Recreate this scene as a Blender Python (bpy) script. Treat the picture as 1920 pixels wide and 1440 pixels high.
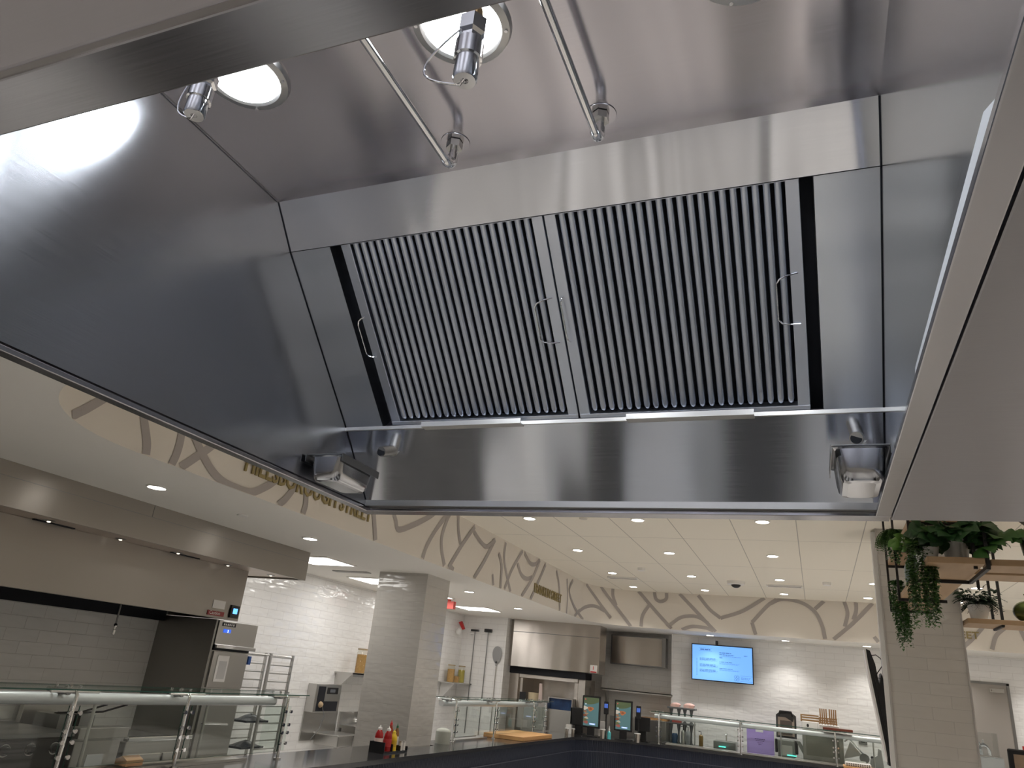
import bpy, math, random
from mathutils import Vector, Matrix
for _o in list(bpy.data.objects): bpy.data.objects.remove(_o, do_unlink=True)
SC = bpy.context.scene
COL = SC.collection
H = 1.7                                   # eye height; everything below is laid out from the eye, lifted by H at the end

# ------------------------------------------------------------ camera
FPX = 1369.67
YAW, PIT, ROL = 0.404750652, 0.380385322, 0.100031996
_fw = Vector((-math.sin(YAW)*math.cos(PIT), math.cos(YAW)*math.cos(PIT), math.sin(PIT)))
_r0 = Vector((math.cos(YAW), math.sin(YAW), 0)); _u0 = _r0.cross(_fw)
_rt = math.cos(ROL)*_r0 + math.sin(ROL)*_u0
_up = -math.sin(ROL)*_r0 + math.cos(ROL)*_u0
cd = bpy.data.cameras.new('camera'); cam = bpy.data.objects.new('camera', cd); COL.objects.link(cam)
cd.sensor_width = 36; cd.lens = FPX/1920*36; cd.clip_start = .01; cd.clip_end = 100
cam.matrix_world = Matrix((( _rt.x,_up.x,-_fw.x,0),(_rt.y,_up.y,-_fw.y,0),(_rt.z,_up.z,-_fw.z,H),(0,0,0,1)))
SC.camera = cam
# ------------------------------------------------------------ world, exposure
w = bpy.data.worlds.new('world'); SC.world = w; w.use_nodes = True
w.node_tree.nodes['Background'].inputs[0].default_value = (.02,.02,.022,1)
vs = SC.view_settings; vs.view_transform = 'Standard'; vs.look = 'None'; vs.gamma = 1; vs.use_curve_mapping = False
vs.exposure = 0.42
SC.cycles.use_denoising = True
SC.cycles.max_bounces = 10; SC.cycles.diffuse_bounces = 6; SC.cycles.glossy_bounces = 6; SC.cycles.transmission_bounces = 8; SC.cycles.transparent_max_bounces = 16
SC.cycles.sample_clamp_indirect = 4.0; SC.cycles.sample_clamp_direct = 0
SC.cycles.caustics_reflective = True; SC.cycles.caustics_refractive = False; SC.cycles.blur_glossy = .6
L_DOWN, L_PANEL, L_HOOD = 14., 9., 42.   # radiance of the lamps' own lenses
SPOT_W = 47.

# ------------------------------------------------------------ pixel helpers (a point seen in the photo, on a known plane of the room)
def ray(x, y): return _rt*((x-960)/FPX) + _up*((720-y)/FPX) + _fw
def at(x, y, ax, val):
    d = ray(x, y); return d*(val/d[ax])
def atp(x, y, P0, n):
    d = ray(x, y); P0 = Vector(P0); n = Vector(n); return d*(P0.dot(n)/d.dot(n))

# ------------------------------------------------------------ mesh helpers
ORG = {}
class MB:
    def __init__(s): s.v=[]; s.f=[]; s.s=[]
    def add(s, vs_, fs, smooth=False):
        n=len(s.v); s.v += [Vector(p) for p in vs_]; s.f += [tuple(i+n for i in f) for f in fs]; s.s += [smooth]*len(fs); return s
    def box(s, x0,x1,y0,y1,z0,z1):
        if x0>x1: x0,x1=x1,x0
        if y0>y1: y0,y1=y1,y0
        if z0>z1: z0,z1=z1,z0
        return s.add([(x0,y0,z0),(x1,y0,z0),(x1,y1,z0),(x0,y1,z0),(x0,y0,z1),(x1,y0,z1),(x1,y1,z1),(x0,y1,z1)],
              [(0,3,2,1),(4,5,6,7),(0,1,5,4),(1,2,6,5),(2,3,7,6),(3,0,4,7)])
    def prism(s, poly, off):
        poly=[Vector(p) for p in poly]; off=Vector(off); n=len(poly)
        nrm=(poly[1]-poly[0]).cross(poly[2]-poly[1])
        if nrm.dot(off)>0: poly=poly[::-1]
        return s.add(poly+[p+off for p in poly], [tuple(range(n)), tuple(range(2*n-1,n-1,-1))]+[(i,i+n,(i+1)%n+n,(i+1)%n) for i in range(n)])
    def quad(s,*p): return s.add(p,[tuple(range(len(p)))])
    def tube(s, pts, r, n=10, cap=True):
        pts=[Vector(p) for p in pts]; m=len(pts); rs = r if isinstance(r,(list,tuple)) else [r]*m
        vs_=[]; a=None
        for i,p in enumerate(pts):
            t=(pts[min(i+1,m-1)]-pts[max(i-1,0)]).normalized()
            if a is None: a = t.cross(Vector((0,0,1)) if abs(t.z)<.9 else Vector((1,0,0))).normalized()
            else: a=(a-t*a.dot(t)).normalized()
            b=t.cross(a)
            vs_ += [p+(a*math.cos(2*math.pi*k/n)+b*math.sin(2*math.pi*k/n))*rs[i] for k in range(n)]
        fs=[(i*n+k,i*n+(k+1)%n,(i+1)*n+(k+1)%n,(i+1)*n+k) for i in range(m-1) for k in range(n)]
        s.add(vs_,fs,True)
        if cap:
            s.add(vs_[:n],[tuple(range(n-1,-1,-1))]); s.add(vs_[-n:],[tuple(range(n))])
        return s
    def cyl(s,p0,p1,r,n=16,r2=None): return s.tube([p0,p1],[r,r if r2 is None else r2],n)
    def lathe(s, prof, c, n=20, axis=2, smooth=True):
        c=Vector(c); m=len(prof); vs_=[]
        for (r,h) in prof:
            for k in range(n):
                a=2*math.pi*k/n; q=[r*math.cos(a), r*math.sin(a), h]
                if axis==0: q=[q[2],q[0],q[1]]
                if axis==1: q=[q[1],q[2],q[0]]
                vs_.append(c+Vector(q))
        return s.add(vs_,[(i*n+k,i*n+(k+1)%n,(i+1)*n+(k+1)%n,(i+1)*n+k) for i in range(m-1) for k in range(n)],smooth)
    def ball(s,c,rx,ry=None,rz=None,n=14,m=8):
        ry=ry or rx; rz=rz or rx; c=Vector(c)
        vs_=[c+Vector((rx*math.sin(math.pi*i/m)*math.cos(2*math.pi*k/n), ry*math.sin(math.pi*i/m)*math.sin(2*math.pi*k/n), rz*math.cos(math.pi*i/m))) for i in range(m+1) for k in range(n)]
        return s.add(vs_,[(i*n+k,(i+1)*n+k,(i+1)*n+(k+1)%n,i*n+(k+1)%n) for i in range(m) for k in range(n)],True)
    def build(s, name, m, parent=None, bev=0, solid=0, org=None, label=None):
        if parent is not None: o_=ORG[parent.name]
        elif org is not None: o_=Vector(org)
        else:
            xs=[p.x for p in s.v]; ys=[p.y for p in s.v]; zs=[p.z for p in s.v]
            o_=Vector(((min(xs)+max(xs))/2,(min(ys)+max(ys))/2,min(zs)))
        me=bpy.data.meshes.new(name); me.from_pydata([p-o_ for p in s.v],[],s.f); me.update()
        me.polygons.foreach_set('use_smooth', s.s)
        if any(s.s): me.set_sharp_from_angle(angle=.62)
        me.materials.append(m)
        ob=bpy.data.objects.new(name,me); COL.objects.link(ob); ORG[ob.name]=o_
        if parent is not None: ob.parent=parent
        else: ob.location=o_
        if bev:
            b=ob.modifiers.new('bevel','BEVEL'); b.width=bev; b.segments=2; b.limit_method='ANGLE'; b.angle_limit=.6
        if solid:
            b=ob.modifiers.new('solid','SOLIDIFY'); b.thickness=solid; b.offset=0
        if label: ob['label']=label
        return ob
def rescale(root,k):
    root.location=root.location*k; ORG[root.name]=ORG[root.name]*k; st=[root]; done=set()
    while st:
        o=st.pop(); st+=[c for c in bpy.data.objects if c.parent==o]
        if o.type=='MESH' and o.data.name not in done:
            done.add(o.data.name)
            for v in o.data.vertices: v.co=v.co*k
def thing(name, label, cat, loc, group=None):
    o=bpy.data.objects.new(name,None); o.empty_display_size=.05; COL.objects.link(o); o.location=loc; ORG[o.name]=Vector(loc)
    o['label']=label; o['category']=cat
    if group: o['group']=group
    return o
def tag(o,label,cat,group=None):
    o['label']=label; o['category']=cat
    if group: o['group']=group
    return o
def struct(o,label=None):
    o['kind']='structure'
    if label: o['label']=label
    return o
def text_mesh(name, txt, m, parent, origin, right, up, size, depth=.003, sx=1., bold=0., align='LEFT'):
    cu=bpy.data.curves.new(name,'FONT'); cu.body=txt; cu.size=size; cu.extrude=depth; cu.offset=bold; cu.align_x=align; cu.resolution_u=2
    t=bpy.data.objects.new(name+'_tmp',cu); COL.objects.link(t)
    dg=bpy.context.evaluated_depsgraph_get(); me=bpy.data.meshes.new_from_object(t.evaluated_get(dg)); bpy.data.objects.remove(t,do_unlink=True)
    right=Vector(right).normalized(); up=Vector(up).normalized(); n=right.cross(up); origin=Vector(origin); o_=ORG[parent.name] if parent else Vector((0,0,0))
    for v in me.vertices:
        c=v.co.copy(); v.co = origin + right*c.x*sx + up*c.y + n*(c.z+depth) - o_
    me.materials.clear(); me.materials.append(m); me.name=name
    ob=bpy.data.objects.new(name,me); COL.objects.link(ob); ORG[ob.name]=o_
    if parent: ob.parent=parent
    return ob

# ------------------------------------------------------------ materials
def mat(name, col, rough=.5, metal=0., emis=None, es=1., **k):
    m=bpy.data.materials.new(name); m.use_nodes=True; b=m.node_tree.nodes['Principled BSDF']
    b.inputs['Base Color'].default_value=(*col,1); b.inputs['Roughness'].default_value=rough; b.inputs['Metallic'].default_value=metal
    if emis: b.inputs['Emission Color'].default_value=(*emis,1); b.inputs['Emission Strength'].default_value=es
    for a,v in k.items():
        b.inputs[a.replace('_',' ')].default_value=v
    return m
def nd(m,t,**k):
    n=m.node_tree.nodes.new(t)
    for a,v in k.items(): setattr(n,a,v)
    return n
def noise_bump(m, scale, strength, dist=.01, detail=2, vec_scale=(1,1,1), chain=None, tc='Object'):
    nt=m.node_tree; b=nt.nodes['Principled BSDF']
    t=nd(m,'ShaderNodeTexCoord'); mp=nd(m,'ShaderNodeMapping'); mp.inputs['Scale'].default_value=vec_scale
    n=nd(m,'ShaderNodeTexNoise'); n.inputs['Scale'].default_value=scale; n.inputs['Detail'].default_value=detail
    bp=nd(m,'ShaderNodeBump'); bp.inputs['Strength'].default_value=strength; bp.inputs['Distance'].default_value=dist
    nt.links.new(t.outputs[tc],mp.inputs[0]); nt.links.new(mp.outputs[0],n.inputs['Vector']); nt.links.new(n.outputs[0],bp.inputs['Height'])
    if b.inputs['Normal'].is_linked: nt.links.new(b.inputs['Normal'].links[0].from_socket,bp.inputs['Normal'])
    nt.links.new(bp.outputs[0],b.inputs['Normal'])
    return n
def steel(name, col, rough, brush, smear, aniso=.75, warp=.35, wscale=3., scr=.25):
    """stainless sheet; brush = grain direction, smear = direction reflections stretch in"""
    m=mat(name,col,rough,1.0); nt=m.node_tree; b=nt.nodes['Principled BSDF']
    b.inputs['Anisotropic'].default_value=aniso
    cx=nd(m,'ShaderNodeCombineXYZ')
    for i in range(3): cx.inputs[i].default_value=smear[i]
    nt.links.new(cx.outputs[0],b.inputs['Tangent'])
    sc=[90 if not brush[i] else 1.5 for i in range(3)]
    noise_bump(m,1.,warp,.02,0,tuple(wscale*(2.2 if brush[i] else .45) for i in range(3)))
    g=noise_bump(m,6.,scr*.08,.002,3,tuple(sc))
    # faint grain in gloss
    r=nd(m,'ShaderNodeMapRange'); r.inputs['To Min'].default_value=rough*.8; r.inputs['To Max'].default_value=rough*1.3
    nt.links.new(g.outputs[0],r.inputs[0]); nt.links.new(r.outputs[0],b.inputs['Roughness'])
    return m
def tile_wall(name, col, mortar, bw=.305, bh=.1, rough=.12, bump=.5, wave=.35, var=.04):
    m=mat(name,col,rough); nt=m.node_tree; b=nt.nodes['Principled BSDF']
    geo=nd(m,'ShaderNodeNewGeometry'); sp=nd(m,'ShaderNodeSeparateXYZ'); sn=nd(m,'ShaderNodeSeparateXYZ')
    nt.links.new(geo.outputs['Position'],sp.inputs[0]); nt.links.new(geo.outputs['True Normal'],sn.inputs[0])
    ax=nd(m,'ShaderNodeMath',operation='ABSOLUTE'); nt.links.new(sn.outputs['X'],ax.inputs[0])
    mx=nd(m,'ShaderNodeMix'); nt.links.new(ax.outputs[0],mx.inputs['Factor']); nt.links.new(sp.outputs['X'],mx.inputs[2]); nt.links.new(sp.outputs['Y'],mx.inputs[3])
    cx=nd(m,'ShaderNodeCombineXYZ'); nt.links.new(mx.outputs[0],cx.inputs[0]); nt.links.new(sp.outputs['Z'],cx.inputs[1])
    br=nd(m,'ShaderNodeTexBrick'); br.offset=.5; nt.links.new(cx.outputs[0],br.inputs['Vector'])
    br.inputs['Scale'].default_value=1; br.inputs['Brick Width'].default_value=bw; br.inputs['Row Height'].default_value=bh
    br.inputs['Mortar Size'].default_value=.0022; br.inputs['Mortar Smooth'].default_value=.4; br.inputs['Bias'].default_value=0
    br.inputs['Color1'].default_value=(*col,1); br.inputs['Color2'].default_value=(*[c*(1-var) for c in col],1); br.inputs['Mortar'].default_value=(*mortar,1)
    nt.links.new(br.outputs['Color'],b.inputs['Base Color'])
    n=nd(m,'ShaderNodeTexNoise'); n.inputs['Scale'].default_value=9; n.inputs['Detail'].default_value=1
    mp=nd(m,'ShaderNodeMapping'); mp.inputs['Scale'].default_value=(.6,1.6,1); nt.links.new(cx.outputs[0],mp.inputs[0]); nt.links.new(mp.outputs[0],n.inputs['Vector'])
    bp=nd(m,'ShaderNodeBump'); bp.inputs['Strength'].default_value=wave; bp.inputs['Distance'].default_value=.012; nt.links.new(n.outputs[0],bp.inputs['Height'])
    iv=nd(m,'ShaderNodeMath',operation='SUBTRACT'); iv.inputs[0].default_value=1; nt.links.new(br.outputs['Fac'],iv.inputs[1])
    b2=nd(m,'ShaderNodeBump'); b2.inputs['Strength'].default_value=bump; b2.inputs['Distance'].default_value=.003
    nt.links.new(iv.outputs[0],b2.inputs['Height']); nt.links.new(bp.outputs[0],b2.inputs['Normal']); nt.links.new(b2.outputs[0],b.inputs['Normal'])
    rr=nd(m,'ShaderNodeMapRange'); rr.inputs['To Min'].default_value=rough; rr.inputs['To Max'].default_value=.7
    nt.links.new(br.outputs['Fac'],rr.inputs[0]); nt.links.new(rr.outputs[0],b.inputs['Roughness'])
    return m
def grid_ceiling(name,col,line,px,ox,py,oy,lw=.006,rough=.9):
    m=mat(name,col,rough); nt=m.node_tree; b=nt.nodes['Principled BSDF']
    geo=nd(m,'ShaderNodeNewGeometry'); sp=nd(m,'ShaderNodeSeparateXYZ'); nt.links.new(geo.outputs['Position'],sp.inputs[0])
    def ln(sock,per,off):
        a=nd(m,'ShaderNodeMath',operation='ADD'); a.inputs[1].default_value=100*per-off; nt.links.new(sock,a.inputs[0])
        q=nd(m,'ShaderNodeMath',operation='MODULO'); q.inputs[1].default_value=per; nt.links.new(a.outputs[0],q.inputs[0])
        c=nd(m,'ShaderNodeMath',operation='LESS_THAN'); c.inputs[1].default_value=lw; nt.links.new(q.outputs[0],c.inputs[0]); return c
    c1=ln(sp.outputs['X'],px,ox); c2=ln(sp.outputs['Y'],py,oy)
    mm=nd(m,'ShaderNodeMath',operation='MAXIMUM'); nt.links.new(c1.outputs[0],mm.inputs[0]); nt.links.new(c2.outputs[0],mm.inputs[1])
    mx=nd(m,'ShaderNodeMix',data_type='RGBA'); mx.inputs[6].default_value=(*col,1); mx.inputs[7].default_value=(*line,1)
    nt.links.new(mm.outputs[0],mx.inputs['Factor']); nt.links.new(mx.outputs[2],b.inputs['Base Color'])
    return m
def wood(name,c1,c2,scale=6,vs_=(1,8,8),rough=.55):
    m=mat(name,c1,rough); nt=m.node_tree; b=nt.nodes['Principled BSDF']
    t=nd(m,'ShaderNodeTexCoord'); mp=nd(m,'ShaderNodeMapping'); mp.inputs['Scale'].default_value=vs_
    n=nd(m,'ShaderNodeTexNoise'); n.inputs['Scale'].default_value=scale; n.inputs['Detail'].default_value=4
    cr=nd(m,'ShaderNodeMix',data_type='RGBA'); cr.inputs[6].default_value=(*c1,1); cr.inputs[7].default_value=(*c2,1)
    nt.links.new(t.outputs['Object'],mp.inputs[0]); nt.links.new(mp.outputs[0],n.inputs['Vector']); nt.links.new(n.outputs[0],cr.inputs['Factor']); nt.links.new(cr.outputs[2],b.inputs['Base Color'])
    return m
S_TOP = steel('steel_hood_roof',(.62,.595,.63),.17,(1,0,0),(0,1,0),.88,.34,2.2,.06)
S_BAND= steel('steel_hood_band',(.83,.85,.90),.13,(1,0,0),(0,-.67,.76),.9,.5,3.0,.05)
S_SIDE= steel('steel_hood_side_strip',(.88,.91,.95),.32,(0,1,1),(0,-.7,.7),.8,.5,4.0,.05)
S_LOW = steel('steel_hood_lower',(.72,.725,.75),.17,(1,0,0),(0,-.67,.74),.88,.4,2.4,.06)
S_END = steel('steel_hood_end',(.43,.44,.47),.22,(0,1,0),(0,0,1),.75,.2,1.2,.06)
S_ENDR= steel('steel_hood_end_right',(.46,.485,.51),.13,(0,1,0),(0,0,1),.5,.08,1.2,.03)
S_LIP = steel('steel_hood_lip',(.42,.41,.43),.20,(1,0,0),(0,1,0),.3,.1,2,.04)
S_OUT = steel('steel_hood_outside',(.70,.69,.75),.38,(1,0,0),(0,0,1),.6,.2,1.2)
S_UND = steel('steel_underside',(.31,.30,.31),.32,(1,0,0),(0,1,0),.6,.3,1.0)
S_KIT = steel('steel_kitchen',(.37,.345,.315),.34,(0,1,0),(0,0,1),.6,.3,1.0)
S_PIZ = steel('steel_pizza_hood',(.55,.51,.47),.24,(1,0,0),(0,0,1),.8,.6,1.8)
S_GEN = mat('steel_plain',(.58,.57,.55),.3,1.0)
S_DRK = mat('steel_dark',(.30,.30,.30),.35,1.0)
S_BAF = mat('steel_baffle',(.84,.88,.97),.34,1.0)
CHROME= mat('chrome',(.85,.85,.86),.08,1.0)
BRASS = mat('brass',(.75,.5,.25),.25,1.0)
VOID  = mat('void_black',(.004,.005,.010),.7)  # black for joints and bands, and recess shade put into the colour
BLACK = mat('black_plastic',(.012,.012,.013),.35)
BLKMET= mat('black_metal',(.012,.011,.011),.5)
PAINT = mat('white_paint',(.87,.84,.79),.85)
SOFF  = mat('soffit_paint',(.72,.67,.60),.85)
MURAL = mat('taupe_line_paint',(.40,.365,.345),.85)
GOLD  = mat('olive_gold_letters',(.30,.235,.10),.5,.3)
CEIL  = grid_ceiling('ceiling_tiles',(.84,.79,.69),(.46,.43,.38),.61,-.107,1.83,8.44,.009)
CEIL2 = grid_ceiling('kitchen_ceiling_tiles',(.82,.80,.77),(.45,.43,.42),.61,-5.05,1.22,6.9,.012)
TILE  = tile_wall('glazed_tile_white',(.80,.77,.73),(.5,.48,.45))
TILEW = tile_wall('glazed_tile_wall',(.86,.85,.835),(.62,.60,.585),wave=.7)
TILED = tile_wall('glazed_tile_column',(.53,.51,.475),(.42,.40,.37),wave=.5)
def streak_floor(name,lo,hi,scale=1.9,rough=.45):  # added stripes for the unseen floor, reflected as streaks in the steel
    m=mat(name,hi,rough); nt=m.node_tree; b=nt.nodes['Principled BSDF']
    g=nd(m,'ShaderNodeNewGeometry'); sp=nd(m,'ShaderNodeSeparateXYZ'); nt.links.new(g.outputs['Position'],sp.inputs[0])
    n=nd(m,'ShaderNodeTexNoise',noise_dimensions='1D'); n.inputs['Scale'].default_value=scale; n.inputs['Detail'].default_value=2; nt.links.new(sp.outputs['X'],n.inputs['W'])
    r=nd(m,'ShaderNodeMapRange'); r.inputs['From Min'].default_value=.38; r.inputs['From Max'].default_value=.60; nt.links.new(n.outputs[0],r.inputs[0])
    mx=nd(m,'ShaderNodeMix',data_type='RGBA'); mx.inputs[6].default_value=(*lo,1); mx.inputs[7].default_value=(*hi,1); nt.links.new(r.outputs[0],mx.inputs['Factor']); nt.links.new(mx.outputs[2],b.inputs['Base Color']); return m
FLOORM= streak_floor('streak_floor_pale',(.26,.25,.24),(.90,.88,.86),2.7)
WOODS = wood('oak_shelf',(.40,.27,.155),(.30,.19,.10),3,(6,1,6))
WOODB = wood('butcher_block',(.62,.36,.15),(.45,.22,.08),5,(1,10,10))
STONE = mat('black_stone_counter',(.035,.035,.038),.12)
NAVY  = mat('navy_fluted_panel',(.012,.017,.036),.5)
NAVYL = mat('navy_trim_line',(.05,.055,.075),.4)
def pane(name,tint,refl=.9):
    m=bpy.data.materials.new(name); m.use_nodes=True; nt=m.node_tree; nt.nodes.clear()
    o=nt.nodes.new('ShaderNodeOutputMaterial'); mx=nt.nodes.new('ShaderNodeMixShader'); tr=nt.nodes.new('ShaderNodeBsdfTransparent'); gl=nt.nodes.new('ShaderNodeBsdfGlossy'); lw=nt.nodes.new('ShaderNodeLayerWeight'); pw=nt.nodes.new('ShaderNodeMath'); pw.operation='POWER'; pw.inputs[1].default_value=4; fr=nt.nodes.new('ShaderNodeMath'); fr.operation='MULTIPLY_ADD'; fr.inputs[1].default_value=.45; fr.inputs[2].default_value=.03; nt.links.new(lw.outputs['Facing'],pw.inputs[0]); nt.links.new(pw.outputs[0],fr.inputs[0]); tr.inputs[0].default_value=(*tint,1); gl.inputs['Roughness'].default_value=.02; gl.inputs[0].default_value=(refl,refl,refl,1)
    nt.links.new(fr.outputs[0],mx.inputs[0]); nt.links.new(tr.outputs[0],mx.inputs[1]); nt.links.new(gl.outputs[0],mx.inputs[2]); nt.links.new(mx.outputs[0],o.inputs[0]); return m
GLASS = pane('clear_glass',(.94,.97,.955))
GEDGE = mat('green_glass_edge',(.03,.09,.07),.1)
LENS  = mat('lamp_lens_warm',(1,1,1),.5,0,(1,.96,.90),L_DOWN)
LENSP = mat('light_panel_lens',(1,1,1),.5,0,(1,.97,.93),L_PANEL)
LENSH = mat('hood_lamp_lens',(1,1,1),.5,0,(.90,.95,1.),L_HOOD)
TRIMW = mat('white_trim',(.82,.80,.77),.5)
WHITEP= mat('white_plastic',(.8,.79,.77),.4)
PAPER = mat('paper',(.80,.78,.76),.7)
RED   = mat('red_plastic',(.55,.03,.03),.4)
REDD  = mat('dark_red_label',(.30,.05,.05),.6)
# ============================================================ THE ROOM
ZC, ZS, ZF = 1.64, 1.025, -H
XW, YB = -3.66, 13.4
def ring_path():
    """inner outline of the raised ceiling, from the near right corner round the left side to the far right"""
    P=[(6.4,1.98)]; c=(-2.61,3.03)
    for i in range(17):
        a=math.radians(270-90*i/16); P.append((c[0]+1.05*math.cos(a), c[1]+1.05*math.sin(a)))
    c=(-2.76,12.5)
    for i in range(17):
        a=math.radians(180-90*i/16); P.append((c[0]+.9*math.cos(a), c[1]+.9*math.sin(a)))
    P.append((6.4,YB)); return [Vector((x,y)) for x,y in P]
RP=ring_path()
SL=[0.]
for a_,b_ in zip(RP,RP[1:]): SL.append(SL[-1]+(b_-a_).length)
def path_at(s,P=RP,L=SL):
    s=max(0,min(s,L[-1]-1e-6))
    for i in range(len(P)-1):
        if L[i+1]>=s: break
    t=(s-L[i])/(L[i+1]-L[i]); p=P[i].lerp(P[i+1],t); d=(P[i+1]-P[i]).normalized(); return p, Vector((d.y,-d.x))   # inward normal
def s_of(x,y):
    best=None
    for i in range(len(RP)-1):
        d=RP[i+1]-RP[i]; t=max(0,min(1,(Vector((x,y))-RP[i]).dot(d)/d.length_squared)); q=RP[i]+d*t; e=(q-Vector((x,y))).length
        if best is None or e<best[0]: best=(e,SL[i]+t*d.length)
    return best[1]
def soff(px,py):
    q=at(px,py,0,XW)
    if 3.03<=q.y<=12.5 and q.z<ZC+.3: return s_of(q.x,q.y),q.z
    d=ray(px,py)
    for cx,cy,R in ((-2.76,12.5,.9),(-2.61,3.03,1.05)):
        A=d.x*d.x+d.y*d.y; B=-2*(d.x*cx+d.y*cy); C_=cx*cx+cy*cy-R*R; D=B*B-4*A*C_
        if D>0:
            t=(-B+math.sqrt(D))/(2*A); q=d*t
            if q.x<cx and ((cy>5 and q.y>cy) or (cy<5 and q.y<cy)): return s_of(q.x,q.y),q.z
    q=at(px,py,1,YB); return s_of(q.x,q.y),q.z
# soffit band
b=MB(); n=len(RP)
b.add([(p.x,p.y,ZS) for p in RP]+[(p.x,p.y,ZC) for p in RP],[(i,i+1,i+1+n,i+n) for i in range(n-1)],False)
b.s=[1<i<16 or 17<i<34 for i in range(n-1)]
b.add([(6.4,1.98,ZS),(6.4,1.98,ZC),(6.4,YB,ZC),(6.4,YB,ZS)],[(0,1,2,3)])
soffit=struct(b.build('wall_soffit',SOFF,org=(0,7,ZS)),'curved drop soffit band painted with looping taupe lines')
MUR=[[(133,780),(163,765),(192,748),(215,735)],[(268,780),(273,813),(275,833),(273,853)],[(342,800),(340,813),(335,837),(328,857),(320,872)],[(415,822),(395,837),(377,850),(337,877)],
[(360,805),(367,825),(377,847),(393,877),(413,900),(440,915),(470,923),(497,913),(513,903),(540,880)],[(556,905),(547,920),(533,937),(520,947)],[(574,915),(573,933),(572,947),(567,963)],
[(699,930),(700,962),(702,993),(703,1013)],[(733,940),(738,962),(742,977),(747,993),(773,985),(797,973),(813,963),(835,945)],[(850,945),(840,963),(817,993),(800,1023),(792,1047)],[(845,960),(837,977),(828,1007),(828,1033),(833,1060)],
[(859,967),(859,993),(863,1020)],[(890,987),(867,1020),(847,1053),(840,1065)],[(842,1060),(850,1069)],[(888,997),(900,1015),(913,1025),(928,1012)],[(928,1012),(907,1053),(888,1084)],
[(935,1037),(940,1060),(939,1083),(938,1103)],[(923,1077),(925,1098)],[(948,1017),(945,1047),(950,1080),(957,1110)],[(980,1032),(960,1067),(945,1105)],[(983,1037),(993,1055),(1003,1058),(1011,1050)],
[(970,1057),(977,1077),(987,1085),(997,1082)],[(1012,1050),(1000,1080),(987,1103),(977,1118)],[(1023,1058),(1008,1093),(994,1124)],[(1043,1070),(1048,1100),(1049,1145)],
[(1074,1087),(1067,1108),(1076,1137),(1093,1162)],[(1063,1085),(1064,1117),(1062,1152)],[(1099,1094),(1117,1121),(1145,1159)],[(1086,1146),(1101,1137),(1117,1137),(1134,1146)],[(1086,1144),(1076,1156)],
[(1126,1099),(1151,1133),(1167,1154),(1183,1175)],[(1149,1102),(1149,1117),(1155,1135)],[(1197,1108),(1226,1142),(1259,1179)],[(1217,1135),(1205,1154),(1202,1175)],[(1227,1110),(1230,1123),(1239,1128),(1249,1123),(1250,1112)],
[(1274,1113),(1305,1146),(1342,1185)],[(1257,1171),(1276,1158),(1297,1155),(1313,1159),(1328,1169)],[(1278,1181),(1297,1175),(1322,1177),(1338,1183)],[(1309,1116),(1330,1142),(1351,1159)],[(1351,1159),(1392,1146),(1434,1121)],
[(1417,1190),(1410,1167)],[(1410,1167),(1438,1137),(1457,1123)],[(1442,1133),(1463,1124),(1484,1125),(1509,1133),(1530,1150),(1542,1175),(1547,1198)],[(1545,1127),(1528,1142)],[(1583,1128),(1589,1150),(1584,1175)],
[(1605,1130),(1605,1146),(1600,1162)],[(1636,1131),(1601,1167),(1563,1199)],[(1639,1194),(1647,1204)],[(1845,1173),(1829,1192),(1808,1212)],[(1887,1175),(1868,1192),(1860,1218)],[(1908,1165),(1912,1178),(1925,1205)]]
mb=MB(); li=0
for L in MUR:
    li+=1
    pts=[Vector(soff(*p)) for p in L]
    # Catmull-Rom in the unrolled surface
    Q=[]
    ex=[pts[0]*2-pts[1]]+pts+[pts[-1]*2-pts[-2]]
    for i in range(1,len(ex)-2):
        for k in range(8):
            t=k/8; p0,p1,p2,p3=ex[i-1:i+3]
            Q.append(.5*((2*p1)+(p2-p0)*t+(2*p0-5*p1+4*p2-p3)*t*t+(3*p1-p0-3*p2+p3)*t**3))
    Q.append(pts[-1]); wd=.029; V=[]
    for i,q in enumerate(Q):
        d=(Q[min(i+1,len(Q)-1)]-Q[max(i-1,0)]).normalized(); nn=Vector((-d.y,d.x))
        for sg in (-1,1):
            e=q+nn*wd*sg; e.y=max(ZS+.002,min(ZC-.002,e.y)); p,nr=path_at(e.x); o_=.003+.0005*(li%9); V.append((p.x+nr.x*o_,p.y+nr.y*o_,e.y))
    mb.add(V,[(2*i,2*i+1,2*i+3,2*i+2) for i in range(len(Q)-1)])
mb.build('mural_lines',MURAL,soffit)
# raised serif-like street names
def sign(txt,org,right,wid,hgt,nm):
    t=text_mesh(nm,txt,GOLD,soffit,(0,0,0),(1,0,0),(0,0,1),1,.01,1,.012)
    o_=ORG[soffit.name]; xs=[v.co.x for v in t.data.vertices]; zs=[v.co.z for v in t.data.vertices]; dx=.5*(min(xs)+max(xs))
    x0,x1,z0,z1=min(xs),max(xs),min(zs),max(zs); R=Vector(right); N=R.cross(Vector((0,0,1)))
    for v in t.data.vertices:
        u=(v.co.x-x0)/(x1-x0)*wid; h=(v.co.z-z0)/(z1-z0)*hgt; dpt=-(v.co.y+o_.y)
        v.co=Vector(org)+R*u+Vector((0,0,h))+N*(.004+dpt*.6)-o_
    # slab serifs: bars at the foot and head of the line of letters
    return t
sign('HILLSBOROUGH STREET',(XW,3.93,1.165),(0,1,0),1.69,.15,'street_name_letters')
sign('FRANKLIN STREET',(XW,10.06,1.145),(0,1,0),1.27,.13,'street_name_letters')
sign('STREET',(1.80,YB,1.187),(1,0,0),.52,.105,'street_name_letters')
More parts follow.
